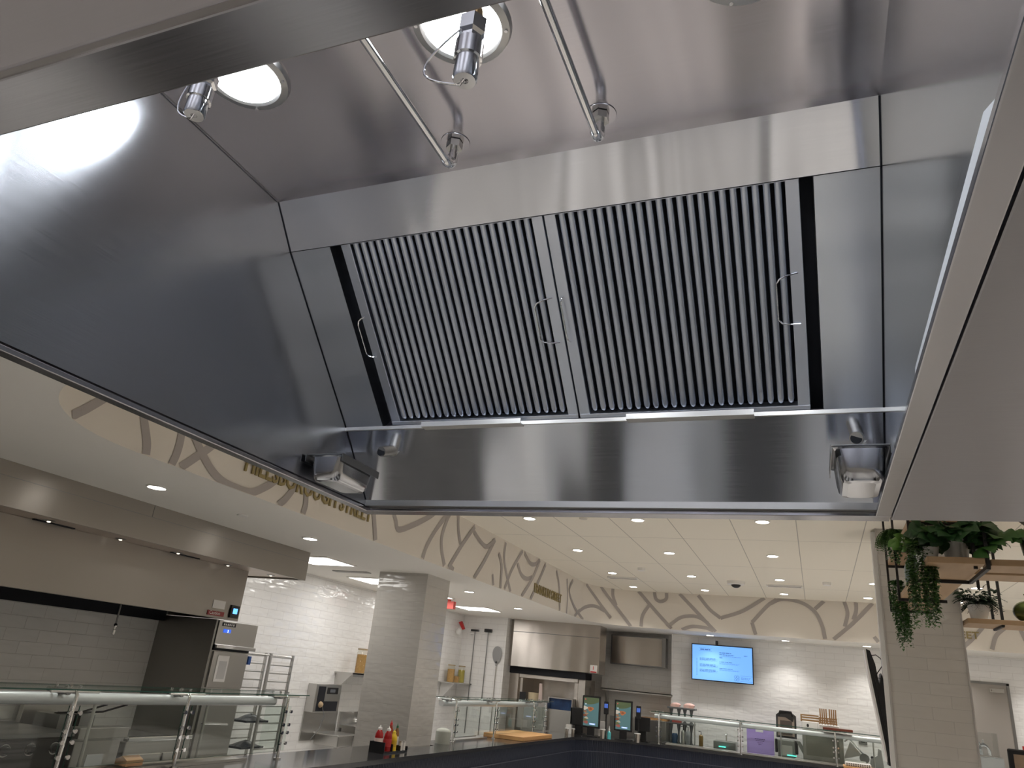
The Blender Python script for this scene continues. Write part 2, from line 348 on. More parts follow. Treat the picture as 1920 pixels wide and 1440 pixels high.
# raised ceiling
b=MB(); c_=(1.5,7.5)
bm_pts=[(p.x,p.y,ZC) for p in RP]
b.add([(c_[0],c_[1],ZC)]+bm_pts,[(0,i+1,i+2) for i in range(n-1)]+[(0,n,1)])
struct(b.build('ceiling',CEIL,org=(0,7,ZC)),'raised ceiling of long cream tiles')
# lower ceiling around it: strips to the outer walls, open over the exhaust hoods
X0,X1,Y0,Y1=-6.2,8.,-6.,15.4
b=MB()
mid=[(RP[i],RP[i+1]) for i in range(n-1)]
for p,q in mid:
    def out(r):
        if r.x<=-2.61 and r.y<3.1: # near left corner fan
            return (X0, r.y) if r.y>=2.4 else (X0+(0 if r.x<-3.3 else 0), r.y)
        return None
seg_left=[p for p in RP if p.x<-2.5 and p.y<12.6]            # left half: fill in strips of constant y
left=[p for p in RP[1:18+1]]
def strip(pa,pb,xo): b.quad((xo,pa.y,ZS),(pa.x,pa.y,ZS),(pb.x,pb.y,ZS),(xo,pb.y,ZS))
for p,q in zip(RP[1:],RP[2:-1]): strip(p,q,X0)               # from near-left corner up to far-left corner
b.quad((X0,YB,ZS),(X1,YB,ZS),(X1,Y1,ZS),(X0,Y1,ZS))          # beyond the far edge
b.quad((6.4,1.98,ZS),(X1,1.98,ZS),(X1,YB,ZS),(6.4,YB,ZS))
b.quad((X0,.30,ZS),(-1.30,.30,ZS),(-1.30,1.98,ZS),(X0,1.98,ZS))
b.quad((3.3,.30,ZS),(X1,.30,ZS),(X1,1.98,ZS),(3.3,1.98,ZS))
b.quad((X0,Y0,ZS),(X1,Y0,ZS),(X1,.30,ZS),(X0,.30,ZS))
struct(b.build('ceiling_lower',PAINT,org=(0,0,ZS)),'smooth white lower ceiling round the raised part')
b=MB(); b.box(X0-.05,X1+.05,Y0-.05,Y1+.05,ZF-.1,ZF); struct(b.build('floor',FLOORM)); b=MB(); b.box(-3.4,4.5,.55,2.45,ZF,ZF+.004); b.box(-6.2,-4.5,-6,6.6,ZF,ZF+.004); struct(b.build('floor_dark_zone',streak_floor('streak_floor_dark',(.03,.03,.03),(.22,.21,.20),2.3)),'dark floor zones added out of view to darken reflections and bounce')  # unseen dark zones added to darken hood reflections and left-kitchen bounce
b=MB(); b.box(X0-.1,X0,Y0,13.3,ZF,ZS); struct(b.build('wall_left',TILEW),'white glazed brick tile wall of the left kitchen')
b=MB(); b.box(X0-.1,-5.3,13.3,15.5,ZF,ZS); b.box(-5.3,-2.47,14.85,15.5,ZF,ZS); struct(b.build('wall_alcove',TILEW),'white tiled wall with hung pizza tools and the alcove beside it')
b=MB(); b.box(-2.47,X1+.1,14.5,15.5,ZF,ZS); struct(b.build('wall_back',TILEW),'white glazed brick tile wall behind the menu screen')
b=MB(); b.box(X1,X1+.1,Y0,14.5,ZF,ZS+.0); struct(b.build('wall_right',PAINT))
b=MB(); b.box(X0-.1,X1+.1,Y0-.1,Y0,ZF,ZS); struct(b.build('wall_front',PAINT))
# door
dr=at(1820,1281,1,14.8); d2=at(1886,1286,1,14.8)
b=MB(); b.box(2.0,2.84,14.775,14.80,ZF,.617); dobj=struct(b.build('door_1',mat('grey_door',(.36,.33,.30),.4,.2)),'plain grey door in the white tiled wall')
b=MB(); b.box(1.96,2.0,14.765,14.80,ZF,.645); b.box(2.84,2.88,14.765,14.80,ZF,.645); b.box(1.96,2.88,14.765,14.80,.617,.655); b.build('door_frame',S_DRK,dobj)
b=MB(); b.box(2.60,2.80,14.755,14.775,.50,.56); b.box(2.62,2.66,14.70,14.76,.52,.54); b.build('door_closer',S_GEN,dobj)
b=MB(); b.cyl((2.08,14.72,-.65),(2.20,14.72,-.65),.012); b.cyl((2.08,14.72,-.65),(2.08,14.78,-.65),.02); b.build('door_handle',CHROME,dobj)
rescale(dobj,14.5/14.8)
# tiled columns
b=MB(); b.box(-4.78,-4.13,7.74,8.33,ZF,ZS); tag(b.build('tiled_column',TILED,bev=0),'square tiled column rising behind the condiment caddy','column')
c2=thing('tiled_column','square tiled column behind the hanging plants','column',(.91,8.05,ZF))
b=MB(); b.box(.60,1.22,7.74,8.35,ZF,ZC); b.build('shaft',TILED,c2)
b=MB(); b.box(.592,.606,7.732,7.746,ZF,ZC); b.box(1.214,1.228,7.732,7.746,ZF,ZC); b.build('corner_trim',mat('grey_edge_trim',(.42,.40,.38),.4),c2)
b=MB(); b.box(.56,.60,7.80,7.90,ZF,ZC-.02); b.build('conduit_cover',WHITEP,c2)

# ------------------------------------------------------------ ceiling lights and fittings
def downlight(x,y,z,label,group,r=.062):
    t=thing('downlight',label,'ceiling light',(x,y,z-.012),group)
    MB().lathe([(r,-.010),(r+.012,-.006),(r+.014,0)],(x,y,z),24).build('trim_ring',TRIMW,t)
    b=MB(); b.add([(x+r*math.cos(2*math.pi*k/24),y+r*math.sin(2*math.pi*k/24),z-.008) for k in range(24)],[tuple(range(23,-1,-1))]); b.build('lens',LENS,t)
    ld=bpy.data.lights.new('downlight_beam','SPOT'); ld.energy=SPOT_W; ld.color=(1,.962,.912); ld.spot_size=math.radians(112); ld.spot_blend=.9; ld.shadow_soft_size=.055
    lo=bpy.data.objects.new('beam',ld); COL.objects.link(lo); lo.parent=t; lo.location=(0,0,-.004)
rows=[(7.49,'row nearest the steel hood'),(9.38,'second row from the steel hood'),(11.28,'third row from the steel hood'),(12.77,'row by the painted soffit')]
cols=[(-2.84,'leftmost'),(-1.64,'second from left'),(-.41,'third from left'),(.80,'rightmost, by the plant column')]
for y,rn in rows:
    for x,cn in cols:
        if x>.5 and y<11: continue
        downlight(x,y,ZC,'tiled ceiling downlight, %s, %s'%(rn,cn),'downlights in the raised tiled ceiling')
for x,y in [(.8,9.38)]+[(a,c) for a in (2.0,3.2,4.4,5.6) for c in (3.7,5.6,7.49,9.38,11.28,12.77)]+[(a,c) for a in (-2.84,-1.64,-.41,.8) for c in (3.7,5.6)]:  # added unseen downlights that carry the room brightness
    downlight(x,y,ZC,'added unseen round downlight in the tiled ceiling, hidden above or right of the view','added downlights out of view in the raised ceiling')
for x,y,l in [(-4.31,3.83,'round downlight in the white lower ceiling above the left kitchen hood fascia'),(-4.31,5.68,'round downlight in the lower ceiling just left of the street name ending'),
    (-4.31,9.31,'round downlight in the lower ceiling just right of the left tiled column'),(-4.33,11.25,'round downlight in the lower ceiling, smaller one above the pizza tools'),
    (-3.70,13.9,'round downlight in the lower ceiling above the pizza hood'),(-1.72,14.05,'round downlight in the lower ceiling above the blue menu screen'),
    (-.46,14.05,'round downlight in the lower ceiling right of the blue menu screen'),(.80,14.0,'round downlight in the lower ceiling above the column-side screen')]:
    downlight(x,y,ZS,l,'downlights in the lower ceiling')
for x,y in [(2.05,14.0),(3.3,14.0),(4.6,14.0),(-4.31,-.6),(-2.4,.9),(-2.4,-1.5),(-4.31,-2.),(-.6,-1.5),(-.6,-3.5),(-2.4,-3.5),(1.2,-1.5),(1.2,-3.5),(3,-1.5),(3,-3.5),(5,-1.5),(5,-3.5),(7.2,3),(7.2,7),(7.2,11)]:  # added unseen downlights, many behind the camera, for brightness and reflections
    downlight(x,y,ZS,'added unseen round downlight in the lower ceiling','added downlights out of view in the lower ceiling')
def troffer(x0,x1,y0,y1,label):
    t=thing('light_panel',label,'ceiling light',((x0+x1)/2,(y0+y1)/2,ZS-.02),'square light panels over the kitchen')
    b=MB(); b.box(x0-.02,x1+.02,y0-.02,y0,ZS-.015,ZS); b.box(x0-.02,x1+.02,y1,y1+.02,ZS-.015,ZS); b.box(x0-.02,x0,y0,y1,ZS-.015,ZS); b.box(x1,x1+.02,y0,y1,ZS-.015,ZS); b.build('frame',TRIMW,t)
    MB().quad((x0,y0,ZS-.01),(x0,y1,ZS-.01),(x1,y1,ZS-.01),(x1,y0,ZS-.01)).build('lens',LENSP,t)
troffer(-5.42,-4.86,6.75,7.30,'bright light panel just right of the left kitchen hood')
troffer(-5.62,-5.02,8.35,8.95,'bright light panel partly behind the left tiled column')
troffer(-5.55,-4.95,11.45,12.05,'bright light panel above the hung pizza tools')
troffer(-5.62,-5.02,9.95,10.3,'sliver of a light panel just right of the left tiled column')
b=MB(); b.box(-5.30,-5.10,10.5,10.58,ZS-.14,ZS-.03); b.box(-5.22,-5.18,10.52,10.56,ZS-.03,ZS); tag(b.build('exit_sign',mat('exit_sign_red',(.7,.10,.08),.5)),'small red exit sign under the kitchen ceiling, right of the column','sign')
def disc_thing(name,x,y,z,r,h,m,label,cat,prof=None):
    b=MB(); b.lathe(prof or [(0,-h),(r*.9,-h),(r,-h*.5),(r,0)],(x,y,z),24); return tag(b.build(name,m),label,cat)
disc_thing('sprinkler_cover',-4.30,4.73,ZS,.045,.01,TRIMW,'flat round sprinkler cover in the lower ceiling between two downlights','sprinkler')
disc_thing('sprinkler_cover',-2.22,7.47,ZC,.045,.01,mat('cream_cover',(.62,.58,.52),.6),'flat round sprinkler cover in the raised ceiling near the steel hood','sprinkler')
disc_thing('smoke_detector',-2.27,10.71,ZC,.055,.04,TRIMW,'white smoke detector in the raised ceiling above the left ceiling slot vent','smoke detector')
disc_thing('smoke_detector',.205,11.36,ZC,.055,.04,TRIMW,'white smoke detector in the raised ceiling right of the dome camera','smoke detector')
dc=thing('dome_camera','white dome security camera with dark eye on the raised ceiling','camera',(-1.04,11.64,ZC-.1))
MB().lathe([(0,-.055),(.09,-.055),(.125,-.045),(.13,0)],(-1.04,11.64,ZC),28).build('housing',TRIMW,dc)
MB().ball((-1.04,11.62,ZC-.055),.07,.07,.045).build('eye',BLACK,dc)
for x0,x1,y,l in [(-3.02,-2.55,11.75,'left long slot vent in the raised ceiling'),(-.62,-.12,11.85,'right long slot vent in the raised ceiling')]:
    v=thing('slot_vent',l,'vent',((x0+x1)/2,y,ZC-.02))
    b=MB(); b.box(x0,x1,y-.07,y-.05,ZC-.02,ZC); b.box(x0,x1,y+.05,y+.07,ZC-.02,ZC); b.box(x0,x0+.02,y-.05,y+.05,ZC-.02,ZC); b.box(x1-.02,x1,y-.05,y+.05,ZC-.02,ZC); b.build('frame',TRIMW,v)
    b=MB(); b.box(x0+.02,x1-.02,y-.05,y+.05,ZC-.006,ZC-.001); b.build('slot',mat('vent_slot',(.10,.095,.09),.8),v)
v=thing('slot_vent','thin dark slot vent in the kitchen ceiling left of the column','vent',(-5.25,7.9,ZS-.02))
b=MB(); b.box(-5.5,-5.0,7.80,7.9,ZS-.012,ZS); b.build('frame',mat('grey_vent',(.4,.39,.38),.6),v)

# ============================================================ THE BIG EXHAUST HOOD
hd=thing('exhaust_hood','large stainless exhaust hood seen from below, filling the upper picture','hood',(-.55,1.14,.44))
xl,xr=-1.278,.177
PF=[(.337,1.125),(1.269,1.125),(1.356,1.022),(1.756,.646),(1.94,.455)]
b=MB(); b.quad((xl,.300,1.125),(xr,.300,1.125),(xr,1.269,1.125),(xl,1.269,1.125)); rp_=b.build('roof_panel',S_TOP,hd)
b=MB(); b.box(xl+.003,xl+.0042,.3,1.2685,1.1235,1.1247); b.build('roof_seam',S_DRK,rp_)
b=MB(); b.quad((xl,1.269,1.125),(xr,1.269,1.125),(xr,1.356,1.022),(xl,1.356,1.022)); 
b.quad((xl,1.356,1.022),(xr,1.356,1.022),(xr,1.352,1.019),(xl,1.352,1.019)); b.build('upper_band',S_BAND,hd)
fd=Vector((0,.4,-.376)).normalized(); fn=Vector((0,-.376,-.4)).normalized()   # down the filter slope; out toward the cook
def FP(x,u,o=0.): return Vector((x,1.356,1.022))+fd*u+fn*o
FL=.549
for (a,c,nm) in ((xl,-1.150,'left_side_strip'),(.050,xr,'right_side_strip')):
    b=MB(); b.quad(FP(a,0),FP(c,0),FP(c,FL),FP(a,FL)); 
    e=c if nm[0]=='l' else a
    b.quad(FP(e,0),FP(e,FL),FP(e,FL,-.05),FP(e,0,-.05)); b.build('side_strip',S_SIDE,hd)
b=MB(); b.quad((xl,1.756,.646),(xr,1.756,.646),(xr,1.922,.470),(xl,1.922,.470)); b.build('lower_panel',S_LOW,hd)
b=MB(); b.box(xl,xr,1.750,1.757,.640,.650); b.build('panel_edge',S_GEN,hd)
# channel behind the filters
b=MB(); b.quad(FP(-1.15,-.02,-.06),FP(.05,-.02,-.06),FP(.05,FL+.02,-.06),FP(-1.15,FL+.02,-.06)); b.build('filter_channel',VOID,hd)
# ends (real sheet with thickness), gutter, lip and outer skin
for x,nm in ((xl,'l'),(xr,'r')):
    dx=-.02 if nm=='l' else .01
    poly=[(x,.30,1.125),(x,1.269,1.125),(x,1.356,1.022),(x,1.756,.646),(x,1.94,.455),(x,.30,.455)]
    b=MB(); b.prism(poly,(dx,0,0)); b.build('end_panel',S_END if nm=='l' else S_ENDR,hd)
b=MB()
gx0,gx1,gy0,gy1=-1.279,.153,.337,1.940
b.box(-1.31,.187,gy1,1.992,.440,.452); b.box(-1.31,.187,.283,gy0,.440,.452); b.box(-1.31,gx0,gy0,gy1,.440,.452); b.box(gx1,.187,gy0,gy1,.440,.452)
b.box(-1.31,.187,1.980,1.992,.452,.50)
b.build('lip',S_LIP,hd,bev=.002)
b=MB(); b.prism([(xl,1.920,.452),(xl,1.940,.452),(xl,1.940,.484),(xl,1.934,.484),(xl,1.934,.458),(xl,1.920,.458)],(xr-xl,0,0)); b.box(xl,xr,1.922,1.926,.452,.472); b.build('gutter',S_GEN,hd)
b=MB(); b.box(xl,xr,.337,.341,.452,.50); b.build('gutter',S_DRK,hd)
b=MB(); b.box(-1.31,.187,.283,.300,.452,1.03); b.box(-1.31,.187,.29,.30,1.03,1.2); b.build('front_fascia',S_OUT,hd,bev=.003)
b=MB(); b.box(-1.31,-1.30,.30,1.985,.452,1.2); b.box(-1.31,.187,1.984,1.992,.50,1.3); b.build('outer_skin',S_OUT,hd)
# small hanging channels under the filters
for a,c in ((-1.005,-.703),(-.415,-.105)):
    b=MB(); b.box(a,c,1.722,1.752,.634,.637); b.box(a,c,1.722,1.725,.637,.648); b.build('grease_channel',S_GEN,hd)
for x,y,z in ((-1.135,1.80,.595),(.122,1.80,.600)):
    b=MB(); b.cyl((x,y+.012,z),(x-.008,y-.045,z-.022),.015,16); b.lathe([(.015,0),(.020,0)],(x,y+.008,z),16,1); dp=b.build('drain_pipe',S_GEN,hd)
    MB().lathe([(.0,0),(.0125,0)],(x-.0082,y-.0465,z-.0225),16,1).build('drain_mouth',VOID,dp)
# baffle filters
def baffle(x0,x1,label,nb=22,handles=(1,1)):
    t=thing('baffle_filter',label,'filter',FP((x0+x1)/2,FL,0),'steel baffle grease filters in the hood')
    o=-.004; b=MB()
    def bar(xa,xb,ua,ub,t0,t1):
        P=[FP(x,u,q) for q in (t0,t1) for x,u in ((xa,ua),(xb,ua),(xb,ub),(xa,ub))]
        b.add(P,[(0,3,2,1),(4,5,6,7),(0,1,5,4),(1,2,6,5),(2,3,7,6),(3,0,4,7)])
    bar(x0,x0+.028,0,FL-.006,-.03,o); bar(x1-.028,x1,0,FL-.006,-.03,o); bar(x0,x1,FL-.018,FL-.006,-.03,o+.002); bar(x0,x1,-.015,.004,-.03,o)
    b.build('frame',S_BAF,t,bev=.0015)
    p=(x1-x0-.062)/nb
    for i in range(nb):
        xc=x0+.031+p*(i+.5); w=p*.335; b=MB(); K=8; V=[]
        ue=FL-.022
        st=[(.002,1),(ue-.012,1),(ue-.004,.75),(ue,.25)]
        for u,sc_ in st:
            for k in range(K+1):
                a=math.pi*min(max(k/K,1e-6),1-1e-6); V.append(FP(xc-w*math.cos(a)*sc_,u,-.014+.010*math.sin(a)**.6*sc_))
        b.add(V,[(j*(K+1)+k,j*(K+1)+k+1,(j+1)*(K+1)+k+1,(j+1)*(K+1)+k) for j in range(len(st)-1) for k in range(K)],True)
        b.build('baffle',S_BAF,t)
    for k,x in enumerate((x0+.012,x1-.012)):
        sw=handles[k]
        P=[]; ua,ub=.205,.325
        for i in range(13):
            a=math.pi*i/12; g=min(1,1.7*math.sin(a)); P.append(FP(x-sw*g, ua+(ub-ua)*(.5-.5*math.cos(a)), o+.002+.012*g))
        MB().tube(P,.0019,8).build('bail_handle',CHROME,t)
baffle(-1.118,-.549,'left steel baffle filter with vertical ribs in the hood',22,(.020,.046))
baffle(-.545,.022,'right steel baffle filter with vertical ribs in the hood',22,(.004,.046))
# grease pans in their brackets
def pan(x0,x1,y0,y1,zt,dep,label):
    t=thing('grease_pan',label,'pan',((x0+x1)/2,(y0+y1)/2,zt-dep),'small steel grease pans hung at the hood corners')
    b=MB(); rings=[]
    def rr(xa,xb,ya,yb,r,z,K=5):
        o=[]
        for (cx,cy,a0) in ((xb-r,yb-r,0),(xa+r,yb-r,90),(xa+r,ya+r,180),(xb-r,ya+r,270)):
            for k in range(K+1):
                a=math.radians(a0+90*k/K); o.append((cx+r*math.cos(a),cy+r*math.sin(a),z))
        return o
    L=[rr(x0-.006,x1+.006,y0-.006,y1+.006,.012,zt),rr(x0,x1,y0,y1,.018,zt-.002),rr(x0+.003,x1-.003,y0+.003,y1-.003,.022,zt-dep*.6),rr(x0+.006,x1-.006,y0+.006,y1-.006,.024,zt-dep*.86),rr(x0+.012,x1-.012,y0+.012,y1-.012,.020,zt-dep*.97),rr(x0+.022,x1-.022,y0+.022,y1-.022,.014,zt-dep)]
    m=len(L[0]); V=[p for r_ in L for p in r_]
    b.add(V,[(i*m+k,i*m+(k+1)%m,(i+1)*m+(k+1)%m,(i+1)*m+k) for i in range(len(L)-1) for k in range(m)],True); b.add(L[-1],[tuple(range(m))])
    b.build('bowl',mat('polished_pan_steel',(.56,.57,.60),.16,1.0),t)
    b=MB(); e=.009
    b.box(x0-e,x1+e,y0-e,y0-e+.012,zt+.002,zt+.0035); b.box(x0-e,x0-e+.0015,y0-e,y1+.01,zt-.016,zt+.004); b.box(x1+e-.0015,x1+e,y0-e,y1+.01,zt-.016,zt+.004)
    b.build('bracket',S_DRK,t)
pan(-1.262,-1.160,1.595,1.765,.512,.066,'steel grease pan hanging at the left corner of the hood')
pan(.062,.158,1.600,1.770,.508,.070,'steel grease pan hanging at the right corner of the hood')
# lamps
for x,y,l in ((-1.055,.868,'round bright hood lamp on the left, next to the small nozzle'),(-.553,.880,'round bright hood lamp in the middle, behind the large nozzle'),(-.045,.885,'third round hood lamp, just above the top edge of the view')):
    t=thing('hood_lamp',l,'lamp',(x,y,1.10),'round lamps in the hood roof'); z=1.125
    bz=MB().lathe([(.072,-.010),(.078,-.013),(.092,-.010),(.096,0)],(x,y,z),40).build('bezel',S_GEN,t)
    b=MB(); b.lathe([(0,-.036),(.025,-.034),(.045,-.028),(.062,-.018),(.072,-.009)],(x,y,z),40); b.build('lens',LENSH,t)
    for a in (20,110,200,290):
        q=math.radians(a); b=MB(); b.lathe([(0,-.014),(.0035,-.014),(.004,-.011)],(x+.085*math.cos(q),y+.085*math.sin(q),z),10); b.build('screw',CHROME,bz)
# suppression pipes along the roof with elbow, nut and cover ring
for x,l,yn in ((-.705,'left chrome pipe running under the hood roof to a nutted elbow',.50),(-.362,'right chrome pipe running under the hood roof to a nutted elbow',.42)):
    z=1.052; ye=1.165
    t=thing('suppression_pipe',l,'pipe',(x,.8,z-.01),'chrome pipes under the hood roof')
    MB().cyl((x,yn,z),(x,ye-.018,z),.0085,18).build('pipe',CHROME,t)
    P=[(x,ye-.022,z)]+[(x+0*0,ye-.012+.022*math.sin(math.radians(a)),z+.022-.022*math.cos(math.radians(a))) for a in (0,25,50,75,90)]+[(x,ye+.010,z+.034)]
    el_=MB().tube(P,.0115,16).build('elbow',CHROME,t)
    MB().cyl((x,ye+.010,z+.030),(x,ye+.010,1.112),.0095,16).build('riser',CHROME,t)
    MB().cyl((x,ye+.010,1.104),(x,ye+.010,1.121),.019,6).build('hex_nut',S_GEN,t)
    MB().lathe([(.0,-.0015),(.033,-.0015),(.0335,0)],(x,ye+.012,1.1245),32).build('cover_ring',S_TOP,t)
# spray nozzles hanging from short drops
def nozzle(x,y,zt,zb,label,cord):
    t=thing('spray_nozzle',label,'nozzle',(x,y,zb),'chrome spray nozzles under the hood'); L=zt-zb
    MB().cyl((x,y,zt-.004),(x,y,1.124),.0055,12).build('drop_pipe',CHROME,t)
    MB().lathe([(.0085,0),(.0095,-.004),(.0095,-.016),(.008,-.018)],(x,y,zt+.014),8,2,False).build('fitting',BRASS,t)
    MB().lathe([(.007,0),(.0155,-.003),(.0155,-L*.26),(.012,-L*.30),(.0115,-L*.36)],(x,y,zt),6,2,False).build('hex_body',CHROME,t)
    cp=MB().lathe([(.0115,-L*.36),(.0150,-L*.40),(.0150,-L*.66),(.0128,-L*.67),(.0128,-L*.97),(.0115,-L),(.004,-L),(.004,-L+.006),(0,-L+.006)],(x,y,zt),24).build('cap',CHROME,t)
    P=[(x-cord*.9*math.sin(math.pi*i/14)-.006, y-.012+.001*i, zt-L*.28-(L*.74)*(i/14)**1.2-.012*math.sin(math.pi*i/14)) for i in range(15)]
    P.append((x,y,zb+.004)); MB().tube(P,.0012,6).build('lanyard',CHROME,cp)
nozzle(-.672,.50,.668,.600,'small chrome spray nozzle hanging beside the left hood lamp',.022)
nozzle(-.300,.50,.640,.556,'large chrome spray nozzle hanging in front of the middle hood lamp',.046)
# the next hood, seen as a closed underside on the right
t=thing('exhaust_hood','flat closed steel underside of the next hood at the right edge','hood',(1.7,1.14,.445))
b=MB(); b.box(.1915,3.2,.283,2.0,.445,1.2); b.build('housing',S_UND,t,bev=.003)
b=MB(); b.box(.188,.191,.29,1.99,.455,1.1); b.build('gap_shade',VOID,t)  # black sliver standing for the shade in the gap between hoods

t=thing('reflected_table','long steel table added unseen under the hood for its reflections','table',(-.55,1.1,ZF))  # unseen table, black plates and white boards added for streaks in the steel
MB().box(-3.45,1.5,.42,1.72,-.90,-.86).build('top',mat('table_steel',(.6,.6,.6),.5,.4),t,bev=.004)
for x in (-3.35,-.5,1.4):
    for y in (.5,1.64): MB().cyl((x,y,ZF),(x,y,-.90),.025,10).build('leg',S_GEN,t)
for i,(a,c) in enumerate(((-2.05,-1.5),(-1.02,-.78),(-.38,-.06),(.75,1.2))):
    g=thing('streak_plate',('leftmost','second','third','rightmost')[i]+' black griddle added out of view to darken the hood reflections','streak_plate',((a+c)/2,1.1,-.86))
    MB().box(a,c,.46,1.68,-.859,-.80).build('body',mat('black_streak_plate%d'%i,(.02,.02,.02),.45),g,bev=.004)
for i,(a,c) in enumerate(((-2.75,-2.2),(-1.34,-1.12),(.12,.40))):
    g=MB().box(a,c,.55,1.60,-.859,-.84).build('streak_board',mat('white_board%d'%i,(.85,.85,.83),.6)); tag(g,('leftmost','middle','rightmost')[i]+' white board added out of view to brighten streaks in the hood','cutting board')
b=MB(); b.prism([(.1735,.60,.506),(.1735,1.22,.506),(.1735,1.21,.515),(.1735,.64,.526)],(-.0012,0,0)); b.build('glint_strip',mat('lamp_glint_pale',(.85,.88,.92),.55,.2),hd)  # pale strip: lamp light along the lip put into its colour

b=MB()
for x in (xl+.0012,xr-.0012):
    P=[(x,1.269,1.1245),(x,1.3555,1.0215),(x,1.7555,.6455),(x,1.920,.472)]
    b.tube(P,.0013,6)
b.tube([(xl,1.3555,1.0212),(xr,1.3555,1.0212)],.0010,6); b.build('joint_line',VOID,hd)
# ============================================================ LEFT KITCHEN
t=thing('exhaust_hood','long brownish steel hood over the left kitchen range','hood',(-5.6,3.5,.27))
b=MB(); b.box(-5.32,-5.30,.6,6.1,.27,.75); b.box(-6.2,-5.32,6.08,6.1,.27,.75); b.box(-5.34,-5.30,.6,6.1,.262,.275); b.build('canopy',S_KIT,t,bev=.003)
b=MB(); b.box(-6.2,-5.32,.6,6.08,.33,.36); b.box(-6.2,-6.12,.6,5.98,.205,.33); b.build('dark_interior',VOID,t)  # black sheets standing for the shade inside the canopy
b=MB(); b.box(-4.94,-4.915,.6,6.53,.735,ZS); b.box(-6.2,-4.94,6.505,6.53,.735,ZS); b.build('fascia',S_KIT,t,bev=.002)
b=MB(); b.box(-6.2,-4.94,.6,6.505,.75,.765); b.build('soffit_plate',steel('steel_kitchen_under',(.50,.43,.38),.4,(0,1,0),(1,0,0),.5,.2),t)
b=MB(); b.box(-4.9155,-4.912,.6,6.53,.925,.929); b.box(-4.9155,-4.912,4.40,4.405,.929,ZS); b.build('seam',S_DRK,t)
for ya in (2.6,4.0,5.33):
    b=MB(); b.box(-5.27,-5.24,ya-.32,ya+.02,.742,.75); b.build('slot',VOID,t)
for i,(x,y) in enumerate(((-5.17,3.74),(-5.21,4.42),(-5.20,5.04),(-5.21,5.69),(-5.19,6.31))):
    b=MB(); b.lathe([(0,-.006),(.035,-.006),(.045,0)],(x,y,.75),18); b.build('sensor_trim',S_DRK,t)
    b=MB(); b.ball((x,y,.742),.014,.014,.008); b.build('sensor_eye',mat('sensor_eye%d'%i,(.8,.75,.65),.3,0,(1,.9,.75),1.0),t)
b=MB(); b.box(-6.2,-5.46,5.985,6.01,ZF,.262); tag(b.build('end_panel',steel('steel_end_left',(.34,.33,.31),.35,(1,0,0),(0,0,1),.6,.2)),'dark steel side panel closing the right end of the cooking line','panel')
# papers and touch screen on the canopy
def onX(px0,py0,px1,py1,X,th=.004):
    a=at(px0,py0,0,X); c=at(px1,py1,0,X); b=MB(); b.box(X,X+th,a.y,c.y,c.z,a.z); return b
t=thing('notice_card','small white card with dark red strip on the left kitchen hood','notice',(-5.298,5.78,.30))
onX(401,1124,420,1143,-5.299).build('card',PAPER,t); b=MB(); b.box(-5.30,-5.293,5.66,5.88,.283,.325); rs=b.build('red_strip',REDD,t)
text_mesh('red_strip_text','Caution',PAPER,rs,(-5.2928,5.68,.293),(0,1,0),(0,0,1),.045,.0004)
t=thing('control_screen','black hood control panel with glowing blue screen','control panel',(-5.29,6.03,.29))
b=MB(); b.box(-5.30,-5.285,5.955,6.075,.285,.405); b.build('case',BLACK,t,bev=.003)
b=MB(); b.box(-5.286,-5.283,5.985,6.045,.325,.375); b.build('screen',mat('blue_screen',(.02,.1,.5),.3,0,(.12,.38,1.),1.6),t)
t=thing('drop_hose','thin steel hose with chrome tip hanging under the left kitchen hood','hose',(-5.8,5.12,.02))
b=MB(); b.tube([(-5.8,5.12,.33),(-5.8,5.125,.12)],.008); b.build('hose',S_DRK,t)
b=MB(); b.lathe([(.009,0),(.016,-.01),(.016,-.03),(.010,-.035),(.010,-.05),(.014,-.055),(.014,-.095),(0,-.1)],(-5.8,5.125,.12),12); b.build('tip',CHROME,t)
# tall refrigerated drawer cabinet, facing the serving line
t=thing('holding_cabinet','tall steel holding cabinet with blue display at the end of the cooking line','cabinet',(-5.8,6.3,ZF)); XF=-5.45
b=MB(); b.box(-6.15,XF-.03,6.03,6.56,ZF+.1,-.02); b.build('body',S_GEN,t,bev=.004)
tu=MB(); tu.box(-6.12,XF,6.02,6.60,.03,.258); tu=tu.build('top_unit',S_GEN,t,bev=.005)
b=MB(); b.box(XF,XF+.03,6.03,6.60,.0,.032); b.build('drawer_lip',CHROME,t,bev=.004); b=MB(); b.box(-6.1,XF-.02,6.04,6.56,-.02,.03); b.build('gap',VOID,t)
d=MB(); d.box(XF-.03,XF-.005,6.045,6.545,-.36,-.03); d.build('door',S_GEN,t,bev=.004)
d=MB(); d.box(XF-.03,XF-.005,6.045,6.545,-1.5,-.38); d=d.build('door',S_GEN,t,bev=.004)
b=MB(); b.tube([(XF,6.08,-.675),(XF+.04,6.08,-.675),(XF+.04,6.40,-.685),(XF,6.40,-.685)],.008); b.build('handle',CHROME,d)
b=MB(); b.box(XF,XF+.005,6.065,6.255,.208,.242); npl=b.build('name_plate',BLACK,tu)
b=MB()
for i,l in enumerate((.016,.014,.018,.014,.012,.016)): b.box(XF+.005,XF+.006,6.08+i*.027,6.08+i*.027+l,.216,.234)
b.build('plate_letters',PAPER,tu)
b=MB(); b.box(XF,XF+.006,6.10,6.20,.148,.182); b.build('display',mat('blue_display',(.0,.02,.12),.3,0,(.05,.15,.8),.8),tu)
text_mesh('display_digit','2',mat('display_digit_glow',(.6,.8,1),.3,0,(.6,.8,1),3),tu,(XF+.0065,6.15,.153),(0,1,0),(0,0,1),.032,.0004)
b=MB(); b.box(XF-.004,XF,6.11,6.27,-.305,-.065); ps=tag(b.build('paper_sheet',PAPER),'white printed sheet in a sleeve on the holding cabinet door','paper')
